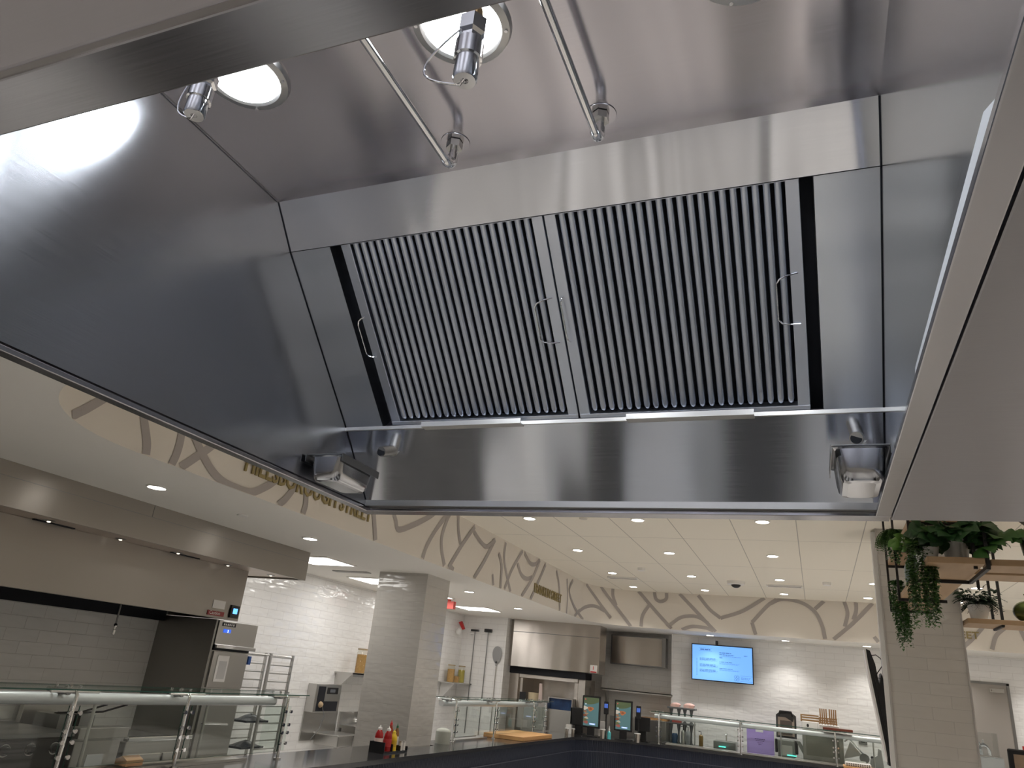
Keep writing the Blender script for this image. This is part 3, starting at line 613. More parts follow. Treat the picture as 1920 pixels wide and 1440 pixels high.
b=MB(); b.box(XF,XF+.001,6.14,6.25,-.28,-.115); b.build('print_frame',mat('print_grey',(.55,.54,.53),.7),ps)
b=MB(); b.box(XF-.02,XF-.002,6.56,6.60,-.13,-.05); tag(b.build('hanging_tag',mat('blue_tag',(.03,.10,.35),.5)),'small blue tag hanging at the cabinet corner','tag')
# tray rack
t=thing('tray_rack','tall open steel tray rack in front of the white tiled wall','rack',(-5.9,7.4,ZF))
for x,y in ((-5.9,6.80),(-5.9,7.38),(-5.65,7.15),(-5.65,7.55)):
    b=MB(); b.box(x-.013,x+.013,y-.013,y+.013,ZF+.08,.0); b.build('post',S_GEN,t)
    MB().ball((x,y,ZF+.04),.015,.03,.04).build('caster',BLACK,t)
for k in range(16):
    z=-.03-k*.085
    b=MB(); b.box(-5.91,-5.895,6.80,7.38,z-.012,z); b.build('slide',S_GEN,t)
    b=MB(); b.box(-5.66,-5.645,7.15,7.55,z-.012,z); b.build('slide',S_GEN,t)
for z in (-.02,-1.4):
    b=MB(); b.tube([(-5.9,6.8,z),(-5.65,7.15,z)],.008,8); b.tube([(-5.9,7.38,z),(-5.65,7.55,z)],.008,8); b.build('cross_bar',S_GEN,t)
random.seed(4)
for k,lab in ((8,'dark blue-grey covered tray upper in the rack'),(11,'dark tray in the middle of the rack'),(13,'dark sagging tray low in the rack')):
    z=-.03-k*.085; b=MB(); b.box(-5.885,-5.67,7.0,7.36,z,z+.02)
    V=[(-5.88+.20*i/6, 7.02+.32*j/6, z+.02+.05*math.sin(math.pi*i/6)*math.sin(math.pi*j/6)*(1+.3*random.random())) for j in range(7) for i in range(7)]
    b.add(V,[(j*7+i,j*7+i+1,(j+1)*7+i+1,(j+1)*7+i) for j in range(6) for i in range(6)],True)
    tag(b.build('covered_tray',mat('black_film%d'%k,(.03,.035,.045),.2)),lab,'tray','dark trays in the rack')
# hand sink, towel dispenser and shelf on the left tiled wall
t=thing('towel_dispenser','steel wall unit with soap and towel openings above the hand sink','dispenser',(-6.1,9.0,-.65))
b=MB(); b.box(-6.199,-6.06,8.72,9.30,-.655,-.31); b.build('case',S_GEN,t,bev=.006)
b=MB(); b.box(-6.062,-6.058,8.77,8.93,-.64,-.34); b.box(-6.062,-6.058,8.93,9.25,-.64,-.52); b.build('opening',VOID,t)
b=MB(); b.box(-6.062,-6.054,8.97,9.22,-.43,-.35); b.build('display',BLACK,t,bev=.003)
b=MB(); b.box(-6.0545,-6.053,9.03,9.15,-.41,-.37); b.build('display_glass',mat('panel_gray',(.15,.16,.18),.3),t)
b=MB(); b.ball((-6.07,8.86,-.56),.05,.05,.04); b.build('towel_roll',mat('kraft_roll',(.45,.33,.2),.8),t)
t=thing('hand_sink','small steel hand sink under the towel unit','sink',(-6.0,9.1,-1.1))
b=MB(); b.box(-6.199,-5.80,9.0,9.45,-.92,-.90); b.box(-6.199,-5.82,9.05,9.40,-1.05,-.92); b.build('basin',S_GEN,t,bev=.01)
b=MB(); b.box(-6.199,-6.185,8.72,9.5,-1.0,-.655); b.build('splash_plate',S_GEN,t)
b=MB(); b.tube([(-5.95,9.2,-1.05),(-5.95,9.2,-1.2),(-6.05,9.2,-1.25),(-6.19,9.2,-1.2)],.02); b.build('drain',CHROME,t)
b=MB(); b.tube([(-6.06,8.9,-.56),(-6.03,8.95,-.7),(-6.04,8.9,-.85),(-6.08,8.8,-.98)],.005); tag(b.build('hose',mat('grey_hose',(.2,.2,.2),.5)),'thin grey hose looping down from the towel unit','hose')
t=thing('wall_shelf','steel wall shelf with slanted bracket left of the tiled column','shelf',(-6.05,9.9,-.3))
b=MB(); b.box(-6.199,-5.90,9.27,10.6,-.16,-.145); b.box(-5.905,-5.90,9.27,10.6,-.19,-.145); b.build('board',S_GEN,t)
b=MB(); b.prism([(-6.199,9.30,-.16),(-5.93,9.30,-.16),(-6.199,9.30,-.42)],(0,.01,0)); b.build('bracket',S_GEN,t)
b=MB(); b.prism([(-6.199,10.4,-.16),(-5.93,10.4,-.16),(-6.199,10.4,-.42)],(0,.01,0)); b.build('bracket',S_GEN,t)
JARG=pane('jar_glass',(.93,.92,.88))
def jar(x,y,z,r,h,fill,label,lid=True,grp=None):
    t=thing('storage_jar',label,'jar',(x,y,z),grp)
    MB().lathe([(0,0),(r,0),(r,h*.88),(r*.85,h*.93),(r*.85,h)],(x,y,z),16).build('glass',JARG,t)
    MB().lathe([(0,.004),(r*.9,.004),(r*.9,h*.8),(0,h*.82)],(x,y,z),14).build('contents',fill,t)
    if lid: MB().lathe([(r*.9,h),(r*.95,h),(r*.95,h+.02),(0,h+.02)],(x,y,z),16).build('lid',mat('jar_lid',(.35,.27,.16),.5),t)
PASTA=wood('dry_pasta',(.60,.38,.14),(.30,.16,.05),30,(1,1,1)); GREENP=wood('pickled_greens',(.35,.33,.06),(.55,.45,.10),40,(1,1,1))
jar(-6.02,9.62,-.145,.075,.31,PASTA,'tall jar of dry pasta on the shelf left of the column')
jar(-6.00,9.82,-.145,.05,.16,GREENP,'short jar of olives beside the tall pasta jar')
b=MB(); b.cyl((-6.08,10.22,-.145),(-6.08,10.22,.30),.02); tag(b.build('bottle',mat('orange_bottle',(.8,.22,.06),.4)),'orange bottle at the column edge on the left shelf','bottle')
t=thing('wall_shelf','steel wall shelf with white bracket right of the left tiled column','shelf',(-6.05,13,-.4))
b=MB(); b.box(-6.195,-5.90,12.45,13.29,-.19,-.175); b.box(-6.0,-5.90,13.2,13.29,-.19,-.175); b.build('board',S_GEN,t)
b=MB(); b.prism([(-6.195,12.6,-.19),(-5.93,12.6,-.19),(-6.195,12.6,-.5)],(0,.03,0)); b.build('bracket',WHITEP,t)
jar(-6.05,12.68,-.175,.07,.27,PASTA,'tall jar of pasta shells on the corner shelf')
jar(-6.05,12.86,-.175,.09,.13,PASTA,'low wide jar of dry pasta on the corner shelf',False)
jar(-6.05,13.12,-.175,.065,.27,GREENP,'tall jar of dried herbs at the right end of the corner shelf')
# sinks / steel table right of the hand sink
t=thing('steel_sink_table','steel sink table against the left tiled wall beside the column','sink',(-5.9,9.9,-1.2))
b=MB(); b.box(-6.195,-5.6,9.55,11.2,-.86,-.82); b.box(-6.195,-6.17,9.55,11.2,-.82,-.66); b.box(-6.15,-5.62,9.6,11.1,-1.3,-.86); b.build('table',S_GEN,t)
b=MB(); b.tube([(-6.12,9.95,-.82),(-6.12,9.95,-.68),(-6.0,9.95,-.66),(-6.0,9.95,-.72)],.014); b.ball((-6.12,9.88,-.77),.025); b.ball((-6.12,10.02,-.77),.025); b.build('tap',CHROME,t)
# hung tools on the alcove wall
def hung(name,x,ztop,label):
    return thing(name,label,'pizza tool',(x,13.27,-.9),'long-handled pizza tools hung on the wall')
for x,l,wd in ((-5.93,'black oven brush with narrow head and long handle, left of two',.16),(-5.66,'black oven brush with thicker head and long handle, right of two',.15)):
    t=hung('oven_brush',x,.77,l)
    MB().cyl((x,13.27,-1.0),(x,13.27,.74),.009).build('handle',S_DRK,t)
    b=MB(); b.box(x-wd/2,x+wd/2,13.24,13.29,.74,.775 if wd>.155 else .80); b.build('head',BLACK,t,bev=.008)
t=hung('pizza_peel',-5.44,.4,'round grey pizza peel with long handle, right of the brushes')
MB().cyl((-5.44,13.27,-1.0),(-5.44,13.27,.22),.009).build('handle',S_GEN,t)
b=MB(); b.prism([(-5.44+.105*math.sin(a)*(.72+.28*math.cos(a/2)**2),13.262,.36-.15*math.cos(a)*-1) for a in [2*math.pi*k/28 for k in range(28)]],(0,.006,0)); b.box(-5.455,-5.425,13.262,13.27,.17,.25); b.build('blade',mat('grey_peel',(.32,.32,.32),.5,.4),t)
t=thing('alarm_unit','red and white alarm strobe high in the wall corner','alarm',(-6.15,13.15,.7))
b=MB(); b.prism([(-6.19,13.05,.87),(-6.13,13.05,.89),(-6.06,13.05,.76),(-6.10,13.05,.74)],(0,.05,0)); b.build('red_body',RED,t)
b=MB(); b.ball((-6.12,12.95,.70),.05,.06,.06); b.build('lamp_head',WHITEP,t); b=MB(); b.ball((-5.97,13.22,.70),.05,.04,.02); b.build('lamp_head',WHITEP,t)
b=MB(); b.cyl((-6.17,6.75,ZS),(-6.17,6.75,.45),.025); b.box(-6.19,-6.14,6.45,6.75,.62,.66); tag(b.build('white_pipe',WHITEP),'white pipe running down the tiled wall beside the left kitchen hood','pipe')
b=MB(); b.box(-6.14,-6.12,6.80,6.86,.72,.84); tag(b.build('yellow_valve',mat('yellow_paint',(.6,.42,.05),.5)),'yellow valve tag near the white wall pipe','valve')

# ============================================================ PIZZA OVEN ALCOVE
t=thing('pizza_oven_hood','polished steel hood over the pizza oven at the back','hood',(-4.5,14.2,.2))
b=MB(); b.prism([(-5.37,13.62,.2),(-5.21,13.40,.2),(-3.60,13.60,.2),(-3.60,14.05,.2),(-5.30,14.05,.2),(-5.30,13.62,.2)],(0,0,ZS-.2)); b.build('shell',S_PIZ,t,bev=.004)
b=MB(); b.prism([(-5.205,13.396,.80),(-3.61,13.594,.80),(-3.61,13.59,.806),(-5.205,13.392,.806)],(0,0,.004)); b.build('seam',S_DRK,t)
t2=thing('pizza_oven','steel pizza oven front with wide opening under the polished hood','oven',(-4.6,14.4,ZF))
b=MB(); b.box(-5.36,-3.84,13.62,14.03,.085,.195); b.build('black_band',VOID,t2)
b=MB(); b.box(-5.30,-5.12,13.64,14.8,ZF,.085); b.box(-3.99,-3.86,13.70,14.1,-.79,.085); b.box(-5.12,-3.99,13.66,14.9,.02,.085); b.box(-5.12,-5.05,13.70,14.9,-.6,.02); b.box(-4.06,-3.99,13.70,14.9,-.6,.02); b.build('front_frame',S_PIZ,t2,bev=.004)
b=MB(); b.box(-5.05,-4.06,14.3,14.32,-.6,.02); b.build('back_plate',S_PIZ,t2)
b=MB(); b.box(-5.12,-3.99,13.95,14.8,ZF,-.55); b.build('base',S_GEN,t2)
b=MB(); b.box(-3.82,-3.74,14.70,14.84,ZF+.5,.19); b.build('riser_duct',WHITEP,t2)
t=thing('notice_card','white card with red print on the pizza hood corner','notice',(-3.7,13.58,.2))
b=MB(); b.box(-3.75,-3.62,13.565,13.575,.21,.34); b.build('card',PAPER,t); b=MB(); b.box(-3.74,-3.63,13.56,13.565,.215,.235); b.box(-3.695,-3.685,13.56,13.565,.26,.32); b.build('red_print',RED,t)
t=thing('display_case','blue-lit glass case on the pizza counter','case',(-4.2,13.6,-.45))
b=MB(); b.box(-4.47,-4.02,13.50,13.54,-.47,-.45); b.box(-4.47,-4.02,13.50,13.68,-.27,-.255); b.box(-4.47,-4.455,13.5,13.68,-.45,-.27); b.box(-4.035,-4.02,13.5,13.68,-.45,-.27); b.build('frame',S_GEN,t)
m=wood('blue_case_inside',(.004,.012,.04),(.03,.10,.28),9,(1,1,1),.25)
b=MB(); b.box(-4.455,-4.035,13.56,13.6,-.45,-.27); b.build('blue_panel',m,t)
b=MB(); b.box(-4.47,-4.02,13.5,13.63,-.8,-.47); b.build('stand',S_GEN,t)
b=MB(); b.lathe([(0,0),(.115,0),(.12,.13),(.11,.13),(.105,.02)],(-4.75,13.55,-.345),24); tag(b.build('round_box',mat('beige_box',(.60,.50,.33),.7)),'round beige container on a steel ledge by the pizza oven','container')
b=MB(); b.box(-5.0,-4.45,13.40,13.62,-.80,-.35); tag(b.build('steel_ledge',S_GEN,bev=.004),'steel ledge in front of the pizza oven opening','ledge')
b=MB(); b.box(-4.99,-4.87,13.41,13.43,-.33+.0,-.22); b.box(-4.99,-4.87,13.41,13.5,-.35,-.33); tag(b.build('card_reader',BLACK),'small black box left of the round beige container','box')
b=MB(); b.prism([(-4.63,13.42,-.35),(-4.56,13.42,-.35),(-4.58,13.42,-.05),(-4.63,13.42,-.05)],(0,.02,0)); tag(b.build('paddle_handle',mat('white_wood_handle',(.62,.50,.46),.6)),'pale paddle handle standing in front of the pizza oven','paddle')
t=thing('wall_box','brushed steel box mounted on the wall left of the menu screen','box',(-3.2,15.2,.44))
b=MB(); b.box(-3.775,-2.685,15.12,15.34,.437,.988); b.build('frame',S_DRK,t,bev=.006); WB=t
b=MB(); b.box(-3.745,-2.76,15.112,15.12,.46,.965); b.build('front',S_PIZ,t); rescale(WB,.966)
t=thing('wall_shelf','steel shelf below the wall box in the alcove','shelf',(-3.2,15.1,-.03))
b=MB(); b.box(-3.92,-2.53,15.0,15.34,-.035,-.02); b.box(-3.92,-2.53,15.0,15.01,-.06,-.02); b.build('board',S_GEN,t); SH=t; b=MB(); b.prism([(-3.85,15.34,-.04),(-3.85,15.03,-.04),(-3.85,15.34,-.35)],(.02,0,0)); b.build('bracket',S_GEN,t); rescale(SH,.966)
b=MB(); b.box(-3.0,-2.53,14.4,14.8,-.469,-.44); tag(b.build('wood_board',WOODB),'thin wooden board on the alcove worktop behind the right kiosk','board')
b=MB(); b.box(-3.55,-2.53,14.36,14.84,-.84,-.47); tag(b.build('worktop',S_GEN,bev=.004),'steel worktop in the alcove behind the kiosks','worktop')

# ============================================================ SERVING COUNTER
def offp(s,o):
    p,nr=path_at(s); return p-nr*o                                   # o>0: outward, away from the diners
s0=s_of(XW,3.05); s1=SL[-1]-.2; N=220
def wd_(s):
    p,_=path_at(s); return .44 if (7.70<p.y<8.37 and p.x<-3.6) else .76
ss=[s0+(s1-s0)*i/N for i in range(N+1)]
ss=sorted(set(ss+[s_of(XW,7.70),s_of(XW,7.7001),s_of(XW,8.37),s_of(XW,8.3699)]))
V=[]
for s in ss:
    a=offp(s,.07); c=offp(s,wd_(s)); V += [(a.x,a.y,-.80),(c.x,c.y,-.80),(c.x,c.y,-.84),(a.x,a.y,-.84)]
m=len(ss); b=MB(); b.add(V,[(4*i+k,4*i+(k+1)%4,4*(i+1)+(k+1)%4,4*(i+1)+k) for i in range(m-1) for k in range(4)]); b.quad(*V[:4]); b.quad(*V[-4:][::-1])
ct=thing('serving_counter','long curved serving counter, dark stone top and navy fluted front','counter',(-3.9,8,ZF))
b.build('countertop',STONE,ct)
V=[]; k=0; s=s0; 
while s<s1:
    for o in (.105,.105,.085,.085): pass
    for ds,o in ((0,.105),(.008,.105),(.012,.099),(.026,.099)): 
        a=offp(s+ds,o); V.append((a.x,a.y))
    s+=.030
b=MB(); m=len(V); b.add([(x,y,-.84) for x,y in V]+[(x,y,ZF+.1) for x,y in V],[(i,i+1,i+1+m,i+m) for i in range(m-1)]); b.build('fluted_front',NAVY,ct)
b=MB(); V=[]
for s in ss:
    a=offp(s,.083); V+=[(a.x,a.y,-1.0),(a.x,a.y,-1.012)]
m=len(ss); b.add(V,[(2*i,2*i+2,2*i+3,2*i+1) for i in range(m-1)]); b.build('trim_line',mat('silver_line',(.07,.075,.10),.4,.2),ct)
b=MB(); V=[]
for s in ss:
    a=offp(s,wd_(s)-.04); V+=[(a.x,a.y,-.84),(a.x,a.y,ZF)]
b.add(V,[(2*i,2*i+2,2*i+3,2*i+1) for i in range(m-1)]); b.build('rear_panel',S_GEN,ct)

# ------------------------------------------------------------ sneeze guards
def guard(ax,base,stations,sgn,label,front=.0,ends=True):
    """ax: 1 = runs along y at x=base, 0 = runs along x at y=base; sgn: +1/-1 side where the cooks stand"""
    def P(u,o,z): return Vector((base+sgn*o,u,z)) if ax==1 else Vector((u,base+sgn*o,z))
    zt=-.31; zb=-.80; u0,u1=stations[0],stations[-1]
    t=thing('sneeze_guard',label,'sneeze guard',P((u0+u1)/2,0,zb))
    def bx(b,ua,ub,oa,ob,za,zb_):
        p=P(ua,oa,za); q=P(ub,ob,zb_); b.box(p.x,q.x,p.y,q.y,p.z,q.z)
    b=MB(); bx(b,u0-.12,u1+.15,-.10,.28,zt,zt+.008); tg=b.build('top_glass',GLASS,t)
    b=MB(); bx(b,u0-.12,u1+.15,-.102,-.100,zt,zt+.008); bx(b,u0-.12,u1+.15,.28,.282,zt,zt+.008); b.build('glass_edge',GEDGE,tg)
    MB().cyl(P(u0-.1,.16,zt-.065),P(u1+.02,.16,zt-.065),.036,20).build('light_rail',mat('rail_grey_%d'%ax,(.62,.64,.65),.35,.3),t)
    for i,u in enumerate(stations):
        po=MB().tube([P(u,.0,zb),P(u,.0,zt-.03),P(u,.012,zt-.018),P(u,.26,zt-.018)],.0125,12).build('post',CHROME,t)
        MB().lathe([(.03,0),(.03,.01),(.014,.014)],P(u,0,zb),16).build('foot',CHROME,po)
        MB().cyl(P(u-.17,.02,zt-.015),P(u+.17,.02,zt-.015),.008,10).build('arm',S_GEN,t)
        MB().cyl(P(u,.07,zt-.020),P(u,.20,zt-.020),.020,14).build('clamp_block',S_DRK,t)
        for o in (.05,.13):
            for du in (-.05,.05): MB().cyl(P(u+du,o,zt+.006),P(u+du,o,zt+.018),.009,10).build('glass_stud',CHROME,tg)
        for z in (-.44,-.54,-.60,-.68):
            for du in (-.035,.035):
                p=P(u+du,-.02,z); q=P(u+du,-.034,z); MB().cyl(p,q,.013,12).build('glass_clamp',CHROME,po)
        if i<len(stations)-1:
            v=stations[i+1]; b=MB(); bx(b,u+.035,v-.035,-.012,-.006,-.74,-.40); fg=b.build('front_glass',GLASS,t)
            b=MB(); bx(b,u+.035,u+.0375,-.012,-.006,-.74,-.40); bx(b,v-.0375,v-.035,-.012,-.006,-.74,-.40); bx(b,u+.035,v-.035,-.012,-.006,-.7415,-.74); b.build('glass_edge',GEDGE,fg)
            um=(u+v)/2-.1; MB().cyl(P(um,.24,zb),P(um,.24,zt-.03),.011,10).build('rear_post',S_GEN,t)
    b=MB(); 
    if ends:
        bx(b,u1+.06,u1+.066,.0,.26,-.74,-.40); b.build('end_glass',GLASS,t)
    return t
guard(1,-4.17,[2.6,3.55,4.48,5.62],-1,'long glass sneeze guard on the left, in front of the cooking line')
guard(1,-4.17,[9.0,10.32,11.9,12.45],-1,'glass sneeze guard between the left tiled column and the kiosks')
guard(0,13.52,[-2.50,-1.19,.22,1.5],1,'glass sneeze guard on the far counter under the menu screen')
# food pan wells and steel insets in the counter
for (a,c,l) in ((3.2,5.3,'steel inset of the left serving line under the glass'),(9.2,10.2,'steel inset of the middle serving line under the glass')):
    b=MB(); b.box(-4.385,-4.23,a,c,-.799,-.790); b.box(-4.39,-4.38,a,c,-.799,-.78); b.box(-4.23,-4.215,a,c,-.799,-.78); tag(b.build('steel_inset',S_GEN),l,'steel inset')
b=MB(); b.box(-2.4,1.6,13.57,13.63,-.799,-.775); b.box(-2.4,1.6,13.67,13.70,-.799,-.765); tag(b.build('rail_tray',S_GEN,bev=.004),'long steel rails on the far counter under the menu screen','rails')
t=thing('takeout_box','small brown takeout box on the left counter','box',(-4.31,4.22,-.79))
b=MB(); x,y=-4.31,4.22; b.prism([(x-.05,y-.07,-.779),(x+.05,y-.07,-.779),(x+.05,y+.07,-.779),(x-.05,y+.07,-.779)],(0,0,.035)); b.prism([(x-.05,y-.07,-.744),(x-.0,y-.07,-.720),(x+.05,y-.07,-.744)],(0,.14,0)); b.build('carton',mat('kraft_card',(.42,.23,.12),.7),t)
# condiment caddy
t=thing('condiment_caddy','black condiment caddy on the dark counter before the left column','caddy',(-4.02,7.2,-.8))
X0c,X1c,Y0c,Y1c=-4.10,-3.93,6.94,7.42
b=MB(); b.box(X0c,X1c,Y0c,Y1c,-.80,-.785); b.box(X0c,X1c,Y0c,Y0c+.01,-.785,-.70); b.box(X0c,X0c+.008,Y0c,Y1c,-.785,-.70); b.box(X0c,X1c,Y1c-.01,Y1c,-.785,-.75); b.box(X0c,X1c,7.1,7.108,-.785,-.72); b.box(X0c,X1c,7.26,7.268,-.785,-.74); b.build('tray',BLACK,t)
def sq_bottle(x,y,z,r,h,m,mc,label,name='squeeze_bottle',lab=None):
    t=thing(name,label,'bottle',(x,y,z))
    bd=MB().lathe([(0,0),(r,0),(r,h*.55),(r*.9,h*.68),(r*.5,h*.80),(r*.42,h*.84)],(x,y,z),18).build('body',m,t)
    MB().lathe([(r*.48,h*.82),(r*.48,h*.90),(r*.2,h*.93),(r*.1,h),(0,h)],(x,y,z),14).build('cap',mc,t)
    if lab: MB().lathe([(r*1.01,h*.18),(r*1.01,h*.5)],(x,y,z),18).build('label_band',lab,bd)
KET=mat('ketchup_red',(.32,.01,.01),.2)
sq_bottle(-4.04,7.00,-.785,.042,.23,KET,WHITEP,'ketchup bottle at the left of the condiment caddy',lab=mat('label_cream',(.7,.55,.5),.6))
sq_bottle(-3.99,7.09,-.785,.042,.22,KET,WHITEP,'second ketchup bottle, just right of the first, in the caddy',lab=mat('label_red',(.45,.03,.03),.6))
sq_bottle(-3.98,7.19,-.785,.036,.19,mat('mustard_yellow',(.75,.52,.02),.35),mat('yellow_cap',(.8,.6,.05),.4),'yellow mustard bottle in front of the condiment caddy',lab=mat('label_gold',(.6,.38,.02),.5))
sq_bottle(-4.05,7.23,-.785,.028,.27,mat('hot_sauce',(.30,.04,.015),.2),RED,'slim hot sauce bottle with red tip in the caddy','sauce_bottle')
sq_bottle(-4.03,7.33,-.785,.025,.24,mat('amber_sauce',(.25,.12,.04),.15),mat('green_cap',(.02,.12,.04),.4),'slim dark-capped sauce bottle right of the red-tipped one','sauce_bottle',lab=mat('label_white',(.7,.66,.6),.6))
for i,(x,y) in enumerate(((-3.95,7.30),(-3.95,7.36))):
    t=thing('shaker',('left','right')[i]+' white-topped glass shaker in the caddy','shaker',(x,y,-.785)); MB().lathe([(0,0),(.02,0),(.018,.07)],(x,y,-.785),14).build('glass',mat('salt_white%d'%i,(.75,.72,.68),.4),t); MB().lathe([(.019,.07),(.019,.085),(0,.09)],(x,y,-.785),14).build('lid',S_GEN,t)
# butcher block
t=thing('butcher_block','thick wooden cutting board on the counter by the sneeze guard','cutting board',(-4.2,11.1,-.8))
b=MB(); b.box(-4.39,-3.79,10.48,11.75,-.80,-.745); b.build('board',WOODB,t,bev=.006)
b=MB(); b.cyl((-4.17,8.72,-.80),(-4.17,8.72,-.67),.09,20); b.ball((-4.17,8.72,-.67),.09,.09,.04); tag(b.build('plate_stack',mat('stack_grey_green',(.45,.47,.42),.5)),'stack of pale grey-green plates at the right foot of the column','plates')
# ------------------------------------------------------------ order kiosks
import itertools
def kiosk(x0,x1,y,zt,zb,label,which):
    t=thing('order_kiosk',label,'kiosk',((x0+x1)/2,y,-.8),'order kiosks with tall screens')
    b=MB(); b.box(x0,x1,y,y+.035,zb,zt); b.build('case',BLACK,t,bev=.008)
    xm=(x0+x1)/2; b=MB(); b.box(xm-.06,xm+.06,y+.02,y+.06,-.79,zb+.1); b.box(xm-.13,xm+.13,y-.03,y+.2,-.80,-.785); b.build('stand',BLACK,t,bev=.004)
    e=.028; sx0,sx1,sz0,sz1=x0+e,x1-e,zb+e,zt-e; W=sx1-sx0; Hh=sz1-sz0
    b=MB(); b.quad((sx0,y-.001,sz0),(sx1,y-.001,sz0),(sx1,y-.001,sz1),(sx0,y-.001,sz1)); 
    sc=b.build('screen',mat('kiosk_teal',(.04,.08,.085),.2,0,(.06,.115,.12),.8),t)
    def el(cx,cz,rx,rz,m,d,ph=0,nm='picture'):
        b=MB(); V=[]
        for k in range(14):
            a=2*math.pi*k/14; r=1+.18*math.sin(3*a+ph)
            V.append((min(sx1,max(sx0,sx0+W*(cx+rx*math.cos(a)*r))),y-.001-d,min(sz1,max(sz0,sz0+Hh*(cz+rz*math.sin(a)*r)))))
        b.quad(*V[::1]); b.build(nm,m,sc)
    E_=lambda n,c,s=.45: mat(n,tuple(v*.5 for v in c),.3,0,c,s)
    el(.5,.93,.7,.16,E_('kiosk_green',(.09,.12,.06)),.0005,1)
    el(.46,.60,.20,.08,E_('kiosk_orange',(.42,.16,.07)),.001,.5); el(.46,.60,.10,.045,E_('kiosk_orange_dark',(.26,.09,.04)),.0015,2)
    el(.10,.62,.16,.07,E_('kiosk_cream',(.55,.50,.42)),.001,1.3)
    for i,(cx,cz,r) in enumerate(((.10,.50,.13),(.20,.42,.12),(.10,.36,.14),(.20,.27,.13),(.10,.20,.15),(.18,.12,.16))):
        el(cx,cz,r,r*.30,E_('kiosk_brown%d'%i,((.26,.14,.08),(.32,.22,.14),(.20,.07,.04),(.42,.38,.28),(.12,.12,.05),(.30,.10,.08))[i]),.001+.0002*i,i)
    el(.13,.76,.05,.025,E_('kiosk_dot',(.5,.6,.7)),.001); el(.10,.93,.05,.025,E_('kiosk_red',(.5,.1,.1)),.001)
    b=MB(); b.box(sx0+W*.42,sx0+W*.80,y-.003,y-.001,sz0+Hh*.05,sz0+Hh*.10); b.build('button',E_('kiosk_button',(.35,.50,1.),.8),sc)
    b=MB(); b.box(sx0+W*.50,sx0+W*.72,y-.0045,y-.003,sz0+Hh*.067,sz0+Hh*.082); b.build('button_text',E_('kiosk_button_text',(.7,.8,1.),1.4),sc)
kiosk(-3.775,-3.455,13.28,-.165,-.665,'left order kiosk with a tall teal food picture screen',0)
kiosk(-3.235,-2.925,13.38,-.185,-.665,'right order kiosk with a tall teal food picture screen',1)
def pos(x,y,zb,zt,w,label):
    t=thing('register',label,'register',(x,y,-.8)); b=MB(); b.box(x-w/2,x+w/2,y,y+.05,zb,zt); b.build('case',BLACK,t,bev=.01); b=MB(); b.box(x-.06,x+.06,y+.02,y+.12,-.8,zb+.02); b.build('stand',BLACK,t,bev=.004); b=MB(); b.box(x-.10,x+.10,y-.02,y+.16,-.80,-.785); b.build('base_plate',BLACK,t)
pos(-3.90,13.50,-.66,-.38,.30,'black register seen from behind, left of the left kiosk')
pos(-2.80,13.62,-.64,-.42,.26,'black register seen from behind, right of the right kiosk')
def reader(x,y,z,label):
    t=thing('card_terminal',label,'card terminal',(x,y,-.8)); b=MB(); b.box(x-.042,x+.042,y,y+.03,z-.10,z+.10); b.build('case',BLACK,t,bev=.012)
    b=MB(); b.box(x-.03,x+.03,y-.003,y,z+.0,z+.065); b.build('display',mat('terminal_blue',(.02,.04,.12),.2,0,(.05,.10,.35),.9),t)
    MB().cyl((x,y+.03,-.8),(x,y+.03,z-.06),.012).build('pole',BLACK,t)
reader(-3.36,13.30,-.33,'card terminal with small blue screen between the two kiosks'); reader(-2.83,13.42,-.345,'card terminal with small blue screen right of the right kiosk')
def cup(x,y,r,h,m,label,name='cup',cat='cup',lidm=None):
    t=thing(name,label,cat,(x,y,-.8)); MB().lathe([(0,0),(r*.92,0),(r,h),(r*.94,h),(r*.86,.01)],(x,y,-.8),20).build('body',m,t)
    if lidm: MB().lathe([(r*1.04,h),(r*1.04,h+.012),(0,h+.014)],(x,y,-.8),20).build('rim',lidm,t)
STEELC=mat('steel_cup',(.5,.46,.42),.25,1.0)
cup(-3.37,13.18,.045,.13,STEELC,'steel canister with white rim between the kiosks',lidm=WHITEP)
cup(-2.80,13.25,.05,.13,STEELC,'steel canister with white rim right of the right kiosk',lidm=WHITEP)
cup(-3.86,13.10,.030,.09,STEELC,'small steel shaker beside the left register, nearer the kiosk',lidm=WHITEP)
cup(-3.95,13.02,.030,.09,STEELC,'small steel shaker beside the left register, farther from the kiosk',lidm=WHITEP)
t=thing('soap_bottle','teal pump bottle beside the right order kiosk','bottle',(-3.27,13.22,-.8))
MB().lathe([(0,0),(.032,0),(.032,.10),(.012,.125)],(-3.27,13.22,-.8),16).build('body',mat('teal_gel',(.10,.45,.48),.15),t); MB().lathe([(.012,.12),(.012,.16),(.006,.165),(.006,.2),(0,.2)],(-3.27,13.22,-.8),12).build('pump',WHITEP,t)
b=MB(); b.box(-3.52,-3.40,13.45,13.50,-.80,-.55); tag(b.build('paper_stand',PAPER),'white card stand behind the steel canister between the kiosks','stand')
b=MB(); b.box(-4.07,-3.97,13.35,13.42,-.80,-.66); tag(b.build('napkin_box',TRIMW),'pale napkin box left of the left register','box')

